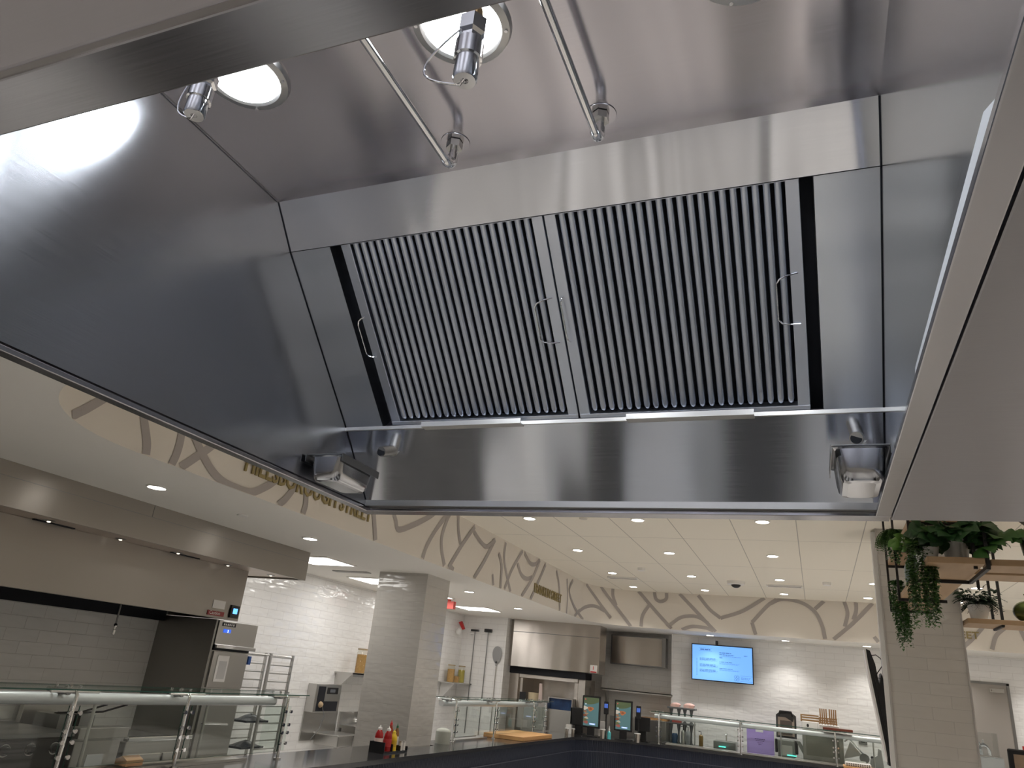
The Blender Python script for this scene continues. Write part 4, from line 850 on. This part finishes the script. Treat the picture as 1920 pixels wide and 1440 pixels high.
# ============================================================ MENU SCREEN
t=thing('menu_screen','wall-mounted menu screen glowing light blue','screen',(-1.58,14.7,.27))
b=MB(); b.box(-2.13,-1.04,14.66,14.70,.275,.905); b.build('case',BLACK,t,bev=.004)
b=MB(); b.box(-1.95,-1.2,14.70,14.80,.36,.80); b.build('wall_mount',BLACK,t); b=MB(); b.cyl((-1.68,14.72,.905),(-1.68,14.72,.98),.025); b.build('cable_boot',BLACK,t)
b=MB(); b.box(-2.113,-1.057,14.657,14.66,.292,.888); dsp=b.build('display',mat('menu_blue',(.1,.2,.4),.3,0,(.13,.33,.74),1.),t)
MT=mat('menu_print',(.02,.05,.12),.4,0,(.05,.13,.36),1.)
b=MB(); random.seed(2)
def word(x0,x1,z,h):
    x=x0
    while x<x1:
        l=min(random.uniform(.02,.07),x1-x); b.box(x,x+l,14.655,14.657,z,z+h); x+=l+.008
word(-1.97,-1.78,.80,.022); word(-1.99,-1.76,.835,.004); word(-1.99,-1.76,.785,.004)
word(-1.63,-1.42,.765,.014); word(-1.63,-1.37,.735,.012); word(-1.20,-1.14,.74,.012); word(-1.63,-1.25,.712,.006); word(-1.63,-1.57,.68,.016)
for z in (.655,.632,.55,.527,.46,.437): word(-1.98,-1.70,z,.010); word(-1.98,-1.66,z-.014,.004)
for z in (.61,.50): word(-1.63,-1.40,z,.010); word(-1.63,-1.28,z-.018,.004); word(-1.63,-1.3,z-.03,.004)
for k in range(12): b.box(-2.035,-2.027,14.655,14.657,.36+.025*k,.378+.025*k)
word(-1.26,-1.09,.375,.006); word(-1.26,-1.10,.36,.006); word(-1.26,-1.12,.345,.006)
b.build('menu_text',MT,dsp)
b=MB()
for a,c in ((-1.352,.385),(-1.312,.385),(-1.352,.335),(-1.312,.335)):
    V=[]; n_=16
    for k in range(n_):
        q=2*math.pi*k/n_; V+=[(a+.022*math.cos(q),14.6555,c+.022*math.sin(q)),(a+.016*math.cos(q),14.6555,c+.016*math.sin(q))]
    b.add(V,[(2*k,2*((k+1)%n_),2*((k+1)%n_)+1,2*k+1) for k in range(n_)])
b.box(-1.27,-1.058,14.655,14.657,.405,.409); b.box(-1.27,-1.058,14.655,14.657,.315,.319); b.box(-1.29,-1.286,14.655,14.657,.33,.395)
b.build('menu_emblem',MT,dsp); rescale(t,14.37/14.7)
# ============================================================ FAR COUNTER EQUIPMENT
yb=13.95
t=thing('tiered_stand','dark grey two-tier stand holding packets on the far counter','stand',(-2.15,yb,-.8))
b=MB(); b.box(-2.42,-1.95,yb-.12,yb+.12,-.235,-.205); b.build('upper_shelf',mat('stand_grey',(.12,.12,.125),.5),t,bev=.006)
b=MB(); b.box(-2.42,-1.97,yb-.12,yb+.12,-.475,-.45); b.build('lower_shelf',bpy.data.materials['stand_grey'],t,bev=.006)
b=MB(); b.box(-2.5,-1.85,yb-.14,yb+.14,-.80,-.77); b.build('foot_board',bpy.data.materials['stand_grey'],t,bev=.006)
for x in (-2.36,-2.23,-2.13,-2.02):
    for z0,z1 in ((-.45,-.235),(-.77,-.475)):
        b=MB(); b.lathe([(.035,0),(.018,.03),(.016,(z1-z0)*.6),(.035,z1-z0)],(x,yb-.05,z0),12); b.build('pillar',bpy.data.materials['stand_grey'],t)
PK=wood('packet_print',(.80,.70,.66),(.65,.25,.18),14,(1,1,1))
for i,(x,z,w_,h_,l) in enumerate(((-2.29,-.205,.17,.07,'left pile of pink and white packets on top of the stand'),(-2.06,-.205,.19,.08,'right pile of pink and white packets on top of the stand'))):
    b=MB(); b.ball((x,yb,z+h_/2),w_/2,.09,h_/2,10,6); b.box(x-w_/2.2,x+w_/2.5,yb-.1,yb-.02,z,z+h_*.6); tag(b.build('packet_pile',PK),l,'packets')
b=MB(); b.box(-2.34,-2.19,yb-.10,yb+.05,-.45,-.41); tag(b.build('red_packet',mat('packet_red',(.45,.08,.07),.5)),'red packet on the lower tier of the stand','packet')
b=MB(); b.lathe([(0,0),(.045,0),(.05,.12),(.04,.15),(0,.15)],(-2.295,yb-.06,-.769),16); tag(b.build('blue_canister',mat('dark_blue_tin',(.05,.10,.2),.4)),'dark blue canister under the stand','canister')
def pump(x,y,h,m,label):
    t=thing('pump_bottle',label,'bottle',(x,y,-.77)); MB().lathe([(0,0),(.035,0),(.035,h*.7),(.013,h*.8)],(x,y,-.77),14).build('body',m,t); MB().tube([(x,y,-.77+h*.8),(x,y,-.77+h),(x-.04,y,-.77+h)],.007,8).build('spout',BLACK,t)
pump(-2.15,yb-.08,.27,S_GEN,'steel syrup pump under the stand, next to the canister'); pump(-2.07,yb-.08,.27,mat('grey_syrup',(.35,.36,.38),.3),'grey syrup pump under the stand, rightmost of two')
pump(-1.86,yb-.05,.22,mat('honey_brown',(.22,.13,.03),.3),'amber bottle with spout right of the stand')
b=MB(); b.box(-1.66,-1.30,yb-.05,yb+.25,-.80,-.655); tag(b.build('sink_box',S_DRK,bev=.01),'dark steel box sink between stand and purple board','sink')
b=MB(); b.tube([(-1.46,yb+.1,-.66),(-1.46,yb+.1,-.53),(-1.46,yb,-.55)],.012); b.box(-1.6,-1.3,yb+.09,yb+.11,-.665,-.65); tag(b.build('tap',CHROME),'small chrome tap over the box sink','tap')
b=MB(); b.box(-1.56,-1.45,yb-.17,yb-.15,-.74,-.725); tag(b.build('status_light',mat('mint_glow',(.1,.6,.5),.3,0,(.1,.75,.6),1.2)),'mint green status light left of the purple board','light')
b=MB(); b.box(-.50,-.36,13.78,13.8,-.745,-.73); tag(b.build('status_light',bpy.data.materials['mint_glow']),'mint green status light below the waffle press','light')
t=thing('purple_board','purple plastic board with handle slot on the far counter','board',(-.92,yb,-.8))
b=MB(); x0,x1,z0,z1=-1.125,-.70,-.79,-.395
b.box(x0,-.985,yb,yb+.03,z0,z1); b.box(-.865,x1,yb,yb+.03,z0,z1); b.box(-.985,-.865,yb,yb+.03,z0,-.455); b.box(-.985,-.865,yb,yb+.03,-.42,z1); pnl=b.build('panel',mat('lilac_plastic',(.52,.38,.88),.45),t)
b=MB(); x_=0
for z,a,c,h in ((-.565,-1.0,-.84,.012),(-.59,-.985,-.85,.008),(-.615,-.96,-.88,.006),(-.64,-.945,-.90,.010)):
    x=a
    while x<c: b.box(x,min(c,x+.028),yb-.002,yb,z,z+h); x+=.034
b.build('print',mat('purple_print',(.12,.07,.3),.5),pnl)
t=thing('waffle_press','open waffle press with black handle on the far counter','press',(-.5,yb,-.8))
GR=mat('press_grey',(.22,.22,.21),.4,.4)
b=MB(); b.box(-.64,-.38,yb-.12,yb+.2,-.79,-.52); b.build('base',GR,t,bev=.015); b=MB(); b.box(-.60,-.42,yb-.13,yb-.12,-.75,-.60); b.build('front_plate',S_GEN,t)
b=MB(); b.prism([(-.665,yb+.08,-.50),(-.35,yb+.08,-.50),(-.35,yb+.18,-.16),(-.42,yb+.18,-.11),(-.60,yb+.18,-.11),(-.665,yb+.18,-.16)],(0,.05,0)); b.build('lid',BLACK,t)
b=MB(); b.prism([(-.635,yb+.07,-.47),(-.38,yb+.07,-.47),(-.38,yb+.165,-.19),(-.635,yb+.165,-.19)],(0,.01,0)); b.build('plate_rim',mat('brown_plate',(.20,.16,.13),.4,.5),t)
b=MB(); b.prism([(-.60,yb+.065,-.44),(-.415,yb+.065,-.44),(-.415,yb+.145,-.24),(-.60,yb+.145,-.24)],(0,.01,0)); b.build('hot_plate',mat('dark_plate',(.03,.02,.015),.4,.4),t)
MB().tube([(-.62,yb+.16,-.16),(-.60,yb+.15,-.10),(-.42,yb+.15,-.10),(-.40,yb+.16,-.16)],.014,8).build('handle',BLACK,t)
for x,l in ((-.665,'side'),(-.355,'side')):
    b=MB(); b.box(x-.02,x+.02,yb-.06,yb+.06,-.72,-.52); b.build('hinge_arm',BLACK,t,bev=.01)
b=MB(); b.prism([(-.36,yb-.1,-.52),(-.30,yb-.1,-.52),(-.14,yb-.1,-.78),(-.22,yb-.1,-.78)],(0,.04,0)); tag(b.build('leaning_paddle',GR),'grey paddle leaning on the right side of the waffle press','paddle')
t=thing('countertop_oven','steel countertop oven under wooden crates on the far counter','oven',(.03,yb,-.8))
b=MB(); b.box(-.26,.34,yb-.15,yb+.3,-.78,-.33); b.build('body',mat('oven_steel',(.36,.35,.32),.35,.8),t,bev=.01)
b=MB(); b.box(-.26,-.02,yb-.15,yb+.28,-.33,-.215); b.box(.0,.30,yb-.12,yb+.28,-.33,-.24); b.build('upper_box',TRIMW,t,bev=.008)
b=MB(); b.box(-.21,.28,yb-.158,yb-.15,-.70,-.38); b.build('glass_door',mat('smoky_glass',(.22,.21,.18),.15),t)
b=MB(); b.ball((-.17,yb-.152,-.27),.018,.008,.025); b.build('knob',BLACK,t)
CR=wood('crate_wood',(.42,.25,.10),(.25,.13,.05),8,(1,6,6))
t=thing('wooden_crate','low wooden slat crate on top of the countertop oven','crate',(-.1,yb,-.215))
for z in (-.205,-.165,-.13):
    b=MB(); b.box(-.27,-.0,yb-.14,yb-.13,z,z+.02); b.box(-.27,-.0,yb+.10,yb+.11,z,z+.02); b.build('slat',CR,t)
b=MB(); b.box(-.275,-.255,yb-.145,yb+.11,-.215,-.11); b.build('end_post',CR,t)
t=thing('wooden_crate','taller wooden slat crates with upright boards, right of the low crate','crate',(.12,yb,-.24))
b=MB()
for z in (-.22,-.185,-.15): b.box(.0,.27,yb-.14,yb-.12,z,z+.018)
for k in range(7): b.box(.0+.042*k,.012+.042*k,yb-.15,yb-.14,-.235,-.13)
b.build('basket',CR,t)
for k,x in enumerate((.015,.045,.075,.105,.155,.185,.215,.245)):
    b=MB(); b.box(x,x+.02,yb-.02,yb,-.22,.0); b.build('upright_board',CR,t)
t=thing('serving_board','dark red wooden board lying on the right end of the sneeze guard','board',(.3,13.7,-.30))
b=MB(); b.box(.05,.48,13.56,13.80,-.298,-.265); b.build('board',mat('dark_cherry',(.14,.035,.02),.35),t,bev=.004)
t=thing('meat_slicer','steel meat slicer on the far counter left of the wall outlet','slicer',(.5,yb,-.8))
b=MB(); b.box(.32,.66,yb-.1,yb+.18,-.80,-.70); b.build('base',S_GEN,t,bev=.02); b=MB(); b.prism([(.33,yb,-.70),(.60,yb,-.62),(.44,yb,-.44)],(0,.03,0)); b.build('guide_plate',S_GEN,t)
MB().cyl((.63,yb-.04,-.66),(.63,yb-.0,-.66),.07,24).build('blade_wheel',S_DRK,t); MB().tube([(.36,yb,-.45),(.44,yb,-.40),(.60,yb,-.58),(.69,yb,-.63)],.014,8).build('arm',CHROME,t)
t=thing('food_scale','small grey counter device beside the column screen','scale',(.77,yb,-.8))
b=MB(); b.prism([(.70,yb,-.79),(.90,yb,-.79),(.88,yb,-.52),(.84,yb,-.50),(.82,yb,-.60),(.72,yb,-.66)],(0,.1,0)); b.build('body',mat('device_grey',(.35,.34,.33),.4),t); MB().ball((.745,yb+.04,-.635),.022).build('knob',BLACK,t)
t=thing('wall_outlet','steel wall outlet on the white tile above the slicer','outlet',(.56,14.79,-.5))
b=MB(); b.box(.60,.73,14.786,14.80,-.49,-.36); pl_=b.build('plate',S_DRK,t,bev=.003); b=MB(); b.box(.635,.695,14.78,14.786,-.46,-.39); b.build('sockets',BLACK,pl_); rescale(t,14.5/14.8)
# bottom right corner: egg tray on a board
t=thing('wooden_tray','pale wooden board at the bottom edge, left of the column','board',(.36,9.4,-.58))
q0=at(1582,1436,2,-.62); zz=-.62
X_,Y_=q0.x,q0.y
MB().box(X_,X_+.55,Y_,Y_+.35,zz-.03,zz).build('board',WOODB,t,bev=.004)
MB().box(X_+.05,X_+.5,Y_+.05,Y_+.3,ZF,zz-.03).build('pedestal',S_DRK,t)
t=thing('cup_rack','white ribbed rack of small cups on the pale wooden board','rack',(X_+.1,Y_+.1,zz))
b=MB(); b.box(X_+.02,X_+.31,Y_+.06,Y_+.2,zz,zz+.045); b.build('rack',WHITEP,t,bev=.01)
for k in range(11):
    for r_ in range(2):
        MB().ball((X_+.04+.025*k,Y_+.058,zz+.012+.018*r_),.0075,.004,.006,8,5).build('peg_hole',BLACK,t)

# ============================================================ RIGHT SIDE
t=thing('column_screen','thin screen with black mount and cables beside the plant column','screen',(.52,8.1,-.4))
def PY(L,Y): return [tuple(at(x,y,1,Y)) for x,y in L]
b=MB(); b.prism(PY([(1620,1217),(1626,1216),(1634,1260),(1648,1330),(1664,1415),(1664,1430),(1656,1395),(1640,1320),(1627,1260)],7.86),(0,.22,0)); b.build('panel',TRIMW,t)
b=MB(); b.prism(PY([(1623.5,1216.5),(1631,1220),(1641,1245),(1648,1280),(1660,1310),(1670,1350),(1675,1410),(1677,1424),(1673,1437),(1667,1436),(1660,1396),(1640,1301),(1628,1245)],7.85),(0,.18,0)); b.build('back_case',BLACK,t)
b=MB(); b.prism(PY([(1640,1268),(1650,1285),(1652,1262),(1657,1275),(1664,1285),(1670,1360),(1676,1425),(1668,1400),(1650,1320)],7.84),(0,.3,0)); b.build('mount',BLACK,t)
P=[tuple(at(x,y,1,7.9)) for x,y in ((1633,1229),(1642,1228),(1650,1234),(1657,1243),(1652,1252),(1645,1262),(1643,1270),(1650,1272),(1656,1266))]
MB().tube(P,.004,8).build('cable',BLACK,t)
P=[tuple(at(x,y,1,7.92)) for x,y in ((1655,1262),(1662,1266),(1664,1275),(1660,1282))]
MB().tube(P,.003,6).build('cable',BLACK,t)
P=[tuple(at(x,y,1,7.9)) for x,y in ((1668,1385),(1672,1400),(1673,1420),(1676,1438))]
MB().tube(P,.006,6).build('cable',S_DRK,t)
# acrylic case and glass domes
ACR=pane('acrylic',(.93,.94,.94))
t=thing('acrylic_case','clear acrylic case on the counter right of the plant column','case',(2.2,13.3,-.8))
b=MB(); b.box(1.95,2.33,13.2,13.22,-.40,-.10); b.box(2.32,2.34,13.2,13.5,-.40,-.10); b.box(1.95,2.36,13.15,13.5,-.42,-.40); b.build('walls',ACR,t)
b=MB(); b.box(1.95,2.38,13.19,13.55,-.80,-.42); b.build('plinth',mat('frosted_grey',(.35,.37,.37),.2),t)
for x,r,h,l in ((2.17,.085,.20,'large clear glass cloche in the acrylic case'),(2.10,.06,.24,'slim clear glass cloche left in the acrylic case')):
    b=MB(); b.lathe([(r,0),(r*.95,h*.35),(r*.6,h*.65),(r*.15,h*.80),(r*.12,h*.9),(r*.2,h*.97),(0,h)],(x,13.32 if r<.08 else 13.30,-.398),20); tag(b.build('glass_cloche',mat('sparkling_glass%d'%int(r*1000),(.95,.96,.96),.02,0,Transmission_Weight=.9,IOR=1.45)),l,'cloche')
t=thing('tablet','black-framed tablet with food picture at the bottom right corner','tablet',(1.2,6,-.6))
a=at(1888,1403,1,6.); b=MB(); b.box(a.x,a.x+.28,6.,6.02,a.z-.36,a.z); b.build('case',BLACK,t,bev=.012)
b=MB(); b.box(a.x+.03,a.x+.25,5.998,6.0,a.z-.33,a.z-.03); b.build('screen',wood('tablet_picture',(.10,.09,.09),(.45,.30,.18),9,(1,1,1)),t)
b=MB(); b.box(a.x+.1,a.x+.18,6.02,6.06,ZF,a.z-.2); b.build('stand',BLACK,t)
b=MB(); q=at(1917,1399,1,7.); b.box(q.x,q.x+.10,7.,7.01,q.z-.3,q.z); b.box(q.x+.03,q.x+.05,7.01,7.03,ZF,q.z-.1); tag(b.build('red_sign',RED),'red sign edge behind the tablet','sign')

# ------------------------------------------------------------ hanging shelves with plants
t=thing('hanging_shelf','hanging oak shelves in black frame beside the tiled column','shelf',(.77,5.9,.8))
for z,ya,yb_ in ((.815,4.72,7.03),(1.175,4.72,7.03)):
    b=MB(); b.box(.615,.895,ya,yb_,z,z+.035); b.build('board',WOODS,t,bev=.003)
for y in (5.32,6.28,7.0):
    for z in (.800,1.160):
        b=MB(); b.box(.60,.915,y-.009,y+.009,z-.006,z+.014); b.build('cross_bar',BLKMET,t)
    for x in (.607,.907) if y>6.5 else (.607,):
        b=MB(); b.box(x-.008,x+.008,y-.008,y+.008,.80,ZC); b.build('upright',BLKMET,t)
for x,y in ((.915,4.76),(.86,4.80)):
    b=MB(); b.box(x-.009,x+.009,y-.009,y+.009,.80,ZC); b.build('upright',BLKMET,t)
b=MB(); b.box(.905,.925,4.76,5.32,.795,.813); b.build('under_bar',BLKMET,t)
t=thing('hanging_shelf','oak shelf running right from the corner frame, holding the tall vase','shelf',(1.6,4.9,.8))
b=MB(); b.box(.93,2.4,4.76,5.0,.815,.85); b.build('board',WOODS,t,bev=.003)
b=MB(); b.box(.93,2.4,5.35,5.6,.86,.895); b.build('board',WOODS,t,bev=.003)
for x in (1.00,2.2):
    for y in (5.58,):
        b=MB(); b.box(x-.008,x+.008,y-.008,y+.008,.80,ZC); b.build('upright',BLKMET,t)
t=thing('hanging_shelf','lower oak shelf in the distance with a bushy potted plant','shelf',(1.9,7.8,.8))
b=MB(); b.box(1.24,2.7,7.55,7.95,.80,.84); b.build('board',WOODS,t,bev=.003)
for x in (1.50,2.6):
    for y in (7.57,7.93):
        b=MB(); b.box(x-.010,x+.010,y-.010,y+.010,.79,ZC); b.build('upright',BLKMET,t)
    b=MB(); b.box(x-.010,x+.010,7.57,7.93,.782,.80); b.build('cross_bar',BLKMET,t)
# ---- plants
random.seed(11)
def leafmat(n,c): 
    m=mat(n,c,.45); return m
LG=[leafmat('leaf_green_dark',(.03,.09,.028)),leafmat('leaf_green',(.05,.14,.03)),leafmat('leaf_green_light',(.12,.27,.05)),leafmat('leaf_grass',(.06,.14,.03)),leafmat('leaf_deep',(.012,.035,.014))]
def leaf(b,p,d,up_,L,W,n=5):
    d=Vector(d).normalized(); s_=d.cross(Vector(up_)).normalized(); u=s_.cross(d); p=Vector(p); V=[p]
    for i in range(1,n): 
        t_=i/n; w_=W*math.sin(math.pi*min(1,t_**.62)); c=p+d*L*t_-u*(-.15*L*math.sin(math.pi*t_)); V+= [c-s_*w_-u*.1*w_*-1,c+s_*w_-u*.1*w_*-1]
    V.append(p+d*L); F=[(0,1,2)]+[(2*i-1,2*i+1,2*i+2,2*i) for i in range(1,n-1)]+[(2*n-3,2*n-1,2*n-2)]
    b.add(V,F,True)
def plant(label,pot,foliage,name='potted_plant',pm=WHITEP,extra=None):
    x,y,z,r,h=pot; t=thing(name,label,'plant',(x,y,z))
    MB().lathe([(0,0),(r*.75,0),(r,h),(r*.92,h),(r*.85,h*.9),(0,h*.9)],(x,y,z),24).build('pot',pm,t)
    for i,(b,m) in enumerate(foliage): b.build('foliage',m,t)
    return t
def strings(top,n,length,spread,lw=.012,drift=(0,0)):
    b=MB()
    for k in range(n):
        a=random.random()*2*math.pi; r=spread*math.sqrt(random.random()); x,y=top[0]+r*math.cos(a)*.6,top[1]+r*math.sin(a)
        L=length*random.uniform(.55,1.0); st=int(L/.016); z=top[2]+.03
        ph=random.random()*6
        for i in range(st):
            f_=i/st; px=x+spread*.45*math.cos(a)*min(1,f_*4)*(1-.45*f_)+.006*math.sin(ph+i*.4)+drift[0]*f_; py=y+spread*.45*math.sin(a)*min(1,f_*4)*(1-.45*f_)+drift[1]*f_; pz=z-L*f_+.04*math.sin(min(1,f_*5)*math.pi)
            for sg in (0,1):
                q=random.random()*6.28; leaf(b,(px,py,pz),(math.cos(q),math.sin(q),random.uniform(-.9,.1)),(0,0,1),lw*random.uniform(1.1,1.7),lw*.5,3)
    return b
def fronds(c,n,L,curve=.6,W=.010,up0=.5,arc=(0,6.28)):
    b=MB()
    for k in range(n):
        a=random.uniform(*arc); l=L*random.uniform(.6,1.05); p=Vector(c); d=Vector((math.cos(a),math.sin(a),up0*random.uniform(.3,1.4))).normalized(); st=12
        for i in range(st):
            q=p+d*(l/st); d=(d+Vector((0,0,-curve/st*2))).normalized(); side=d.cross(Vector((0,0,1)))
            if side.length<.01: side=Vector((1,0,0))
            side.normalize(); w_=W*3.2*math.sin(math.pi*(i+1.5)/(st+2))
            for sg in (-1,1): leaf(b,q,(side*sg+d*.6),(0,0,1),w_,W*.45,3)
            p=q
    return b
def rosette(c,n,rad,Lf,Wf,flat=.6,up0=.3):
    b=MB()
    for k in range(n):
        a=random.random()*6.28; e=random.uniform(-.5,1)*flat; r=rad*random.random()**.5
        p=Vector(c)+Vector((r*math.cos(a),r*math.sin(a),r*e*.7)); q=Vector((math.cos(a+random.uniform(-1,1)),math.sin(a+random.uniform(-1,1)),random.uniform(-.7,.5)))
        leaf(b,p,q,(random.uniform(-.5,.5),random.uniform(-1.4,-.3),.6),Lf*random.uniform(.7,1.1),Wf*random.uniform(.8,1.1),6)
    return b
zt=.85
# big heart-leaf plant
hp=rosette((.78,4.88,.985),170,.18,.095,.046,.65); hq=rosette((.96,4.84,.975),36,.11,.085,.042,.7)
hv=MB()
for k,(dx,dy,dz) in enumerate(((.22,-.05,.03),(.27,-.03,.04),(.32,-.02,.02),(.36,0,.03),(.15,-.1,-.02),(.12,-.12,-.06),(.05,-.12,-.10),(-.2,.05,.02),(-.16,-.1,.05),(-.26,.1,0))):
    leaf(hv,(.80+dx,4.88+dy,.98+dz),(random.uniform(-.3,1),-.5,-.4),(0,-.9,.5),.085,.042,6)
plant('large heart-leaf plant in white pot on the hanging shelf',(.80,4.95,zt,.075,.15),[(hp,LG[0]),(hq,LG[1]),(hv,LG[1])])
# lighter plant at its left
plant('light green leafy plant left of the heart-leaf plant',(.66,5.15,zt,.05,.09),[(rosette((.60,5.05,.97),80,.10,.06,.028,.8),LG[2])])
# trailing plants over the shelf's left edge
t=plant('long trailing string plant hanging over the shelf front left corner',(.655,4.90,zt,.05,.08),[(strings((.605,4.92,.90),70,.47,.075,.016),LG[3])],'trailing_plant')
t=plant('shorter trailing string plant hanging at the far shelf corner',(.68,6.55,zt,.05,.09),[(strings((.615,6.5,.93),42,.50,.055,.018,(.03,0)),LG[1])],'trailing_plant')
t=plant('fern with drooping fronds on the upper shelf, left side',(.69,6.35,1.21,.06,.12),[(fronds((.62,6.25,1.30),70,.22,1.6,.013,.4),LG[3]),(strings((.60,6.25,1.26),22,.26,.05,.016),LG[1])],'potted_fern')
# blue-grey vase
b=MB(); b.lathe([(0,0),(.045,0),(.06,.05),(.062,.14),(.045,.19),(.03,.21),(.034,.23)],(.69,6.0,zt),24); tag(b.build('vase',mat('blue_grey_glaze',(.16,.22,.24),.3)),'blue-grey ceramic vase behind the long trailing plant','vase')
b=MB(); b.lathe([(0,0),(.05,0),(.062,.10),(.058,.13),(.05,.13)],(.74,5.75,1.21),24); tag(b.build('plant_pot',WHITEP),'white pot on the upper shelf behind the frame','pot')
# tall amphora at the right edge
b=MB(); b.lathe([(0,0),(.03,0),(.05,.05),(.058,.11),(.052,.15),(.030,.195),(.022,.215),(.045,.238),(.052,.245),(.04,.243)],(1.165,4.88,zt),28)
vm=wood('brown_teal_glaze',(.14,.08,.04),(.03,.08,.07),3,(1,1,6),.25); tag(b.build('vase',vm),'tall brown and teal glazed vase with flared lip at the right edge','vase')
# far bushy plant and green gourd
plant('bushy dark green plant in white pot on the distant lower shelf',(1.36,7.72,.84,.085,.13),[(fronds((1.36,7.72,.97),90,.23,.8,.014,1.0),LG[4]),(rosette((1.36,7.72,1.04),70,.15,.07,.012,.8),LG[4])])
t=thing('gourd_jar','glossy green gourd-shaped jar with small lid on the distant shelf','jar',(1.85,7.7,.84))
MB().ball((1.74,7.72,.935),.125,.12,.095,24,12).build('body',mat('green_glaze',(.055,.075,.012),.12),t); MB().lathe([(.05,.09),(.055,.11),(.03,.125),(0,.13)],(1.78,7.72,.945),18).build('lid',mat('green_glaze_dark',(.05,.07,.015),.15),t); MB().tube([(1.72,7.65,1.04),(1.70,7.64,1.07),(1.735,7.63,1.075),(1.745,7.64,1.05)],.007,8).build('loop_handle',bpy.data.materials['green_glaze'],t)

# ------------------------------------------------------------ cooking line behind the left sneeze guard
t=thing('gas_range','black gas range with round knobs behind the left sneeze guard','range',(-5.75,4.0,ZF))
b=MB(); b.box(-6.15,-5.42,3.0,4.68,ZF+.1,-.74); b.build('body',BLKMET,t,bev=.01); b=MB(); b.box(-6.15,-5.40,3.0,4.68,-.74,-.71); b.build('top',S_DRK,t)
for k in range(8): 
    y=3.15+.2*k; MB().lathe([(.034,0),(.034,.012),(.026,.015),(.022,.04),(0,.042)],(-5.42,y,-.82),16,0).build('knob',BLACK,t); MB().lathe([(.036,.001),(.044,.001)],(-5.42,y,-.82),16,0).build('knob_ring',CHROME,t)
t=thing('deep_fryer','steel deep fryer with wire baskets behind the left sneeze guard','fryer',(-5.75,4.95,ZF))
b=MB(); b.box(-6.15,-5.42,4.72,5.16,ZF+.1,-.78); b.box(-6.15,-6.1,4.72,5.16,-.78,-.55); b.build('body',S_GEN,t,bev=.006); b=MB(); b.box(-5.5,-5.38,4.70,5.18,-.76,-.68); b.build('front_ledge',S_GEN,t,bev=.004)
b=MB(); b.box(-5.42,-5.416,4.86,5.02,-1.02,-.88); b.build('label_plate',mat('label_grey',(.5,.5,.5),.5),t)
for y in (4.82,5.02):
    MB().tube([(-5.85,y,-.62),(-5.55,y,-.58),(-5.30,y,-.50)],.008,8).build('basket_handle',BLACK,t)
    b=MB(); b.box(-5.98,-5.70,y-.07,y+.07,-.76,-.62); b.build('basket',S_DRK,t)
t=thing('prep_refrigerator','low steel refrigerator with top rail behind the left sneeze guard','refrigerator',(-5.75,5.6,ZF))
b=MB(); b.box(-6.15,-5.42,5.22,5.96,ZF+.1,-.80); b.build('body',S_GEN,t,bev=.008); b=MB(); b.box(-5.425,-5.405,5.26,5.62,-1.3,-.90); b.build('door',S_GEN,t,bev=.005); b=MB(); b.box(-5.425,-5.405,5.65,5.94,-1.3,-.90); b.build('door',S_GEN,t,bev=.005)
b=MB(); b.box(-5.46,-5.40,5.22,5.96,-.80,-.765); b.build('top_rail',CHROME,t,bev=.006)
# ------------------------------------------------------------ lift everything from eye level to floor level
for o in bpy.data.objects:
    if o.parent is None and o.type!='CAMERA': o.location.z += H
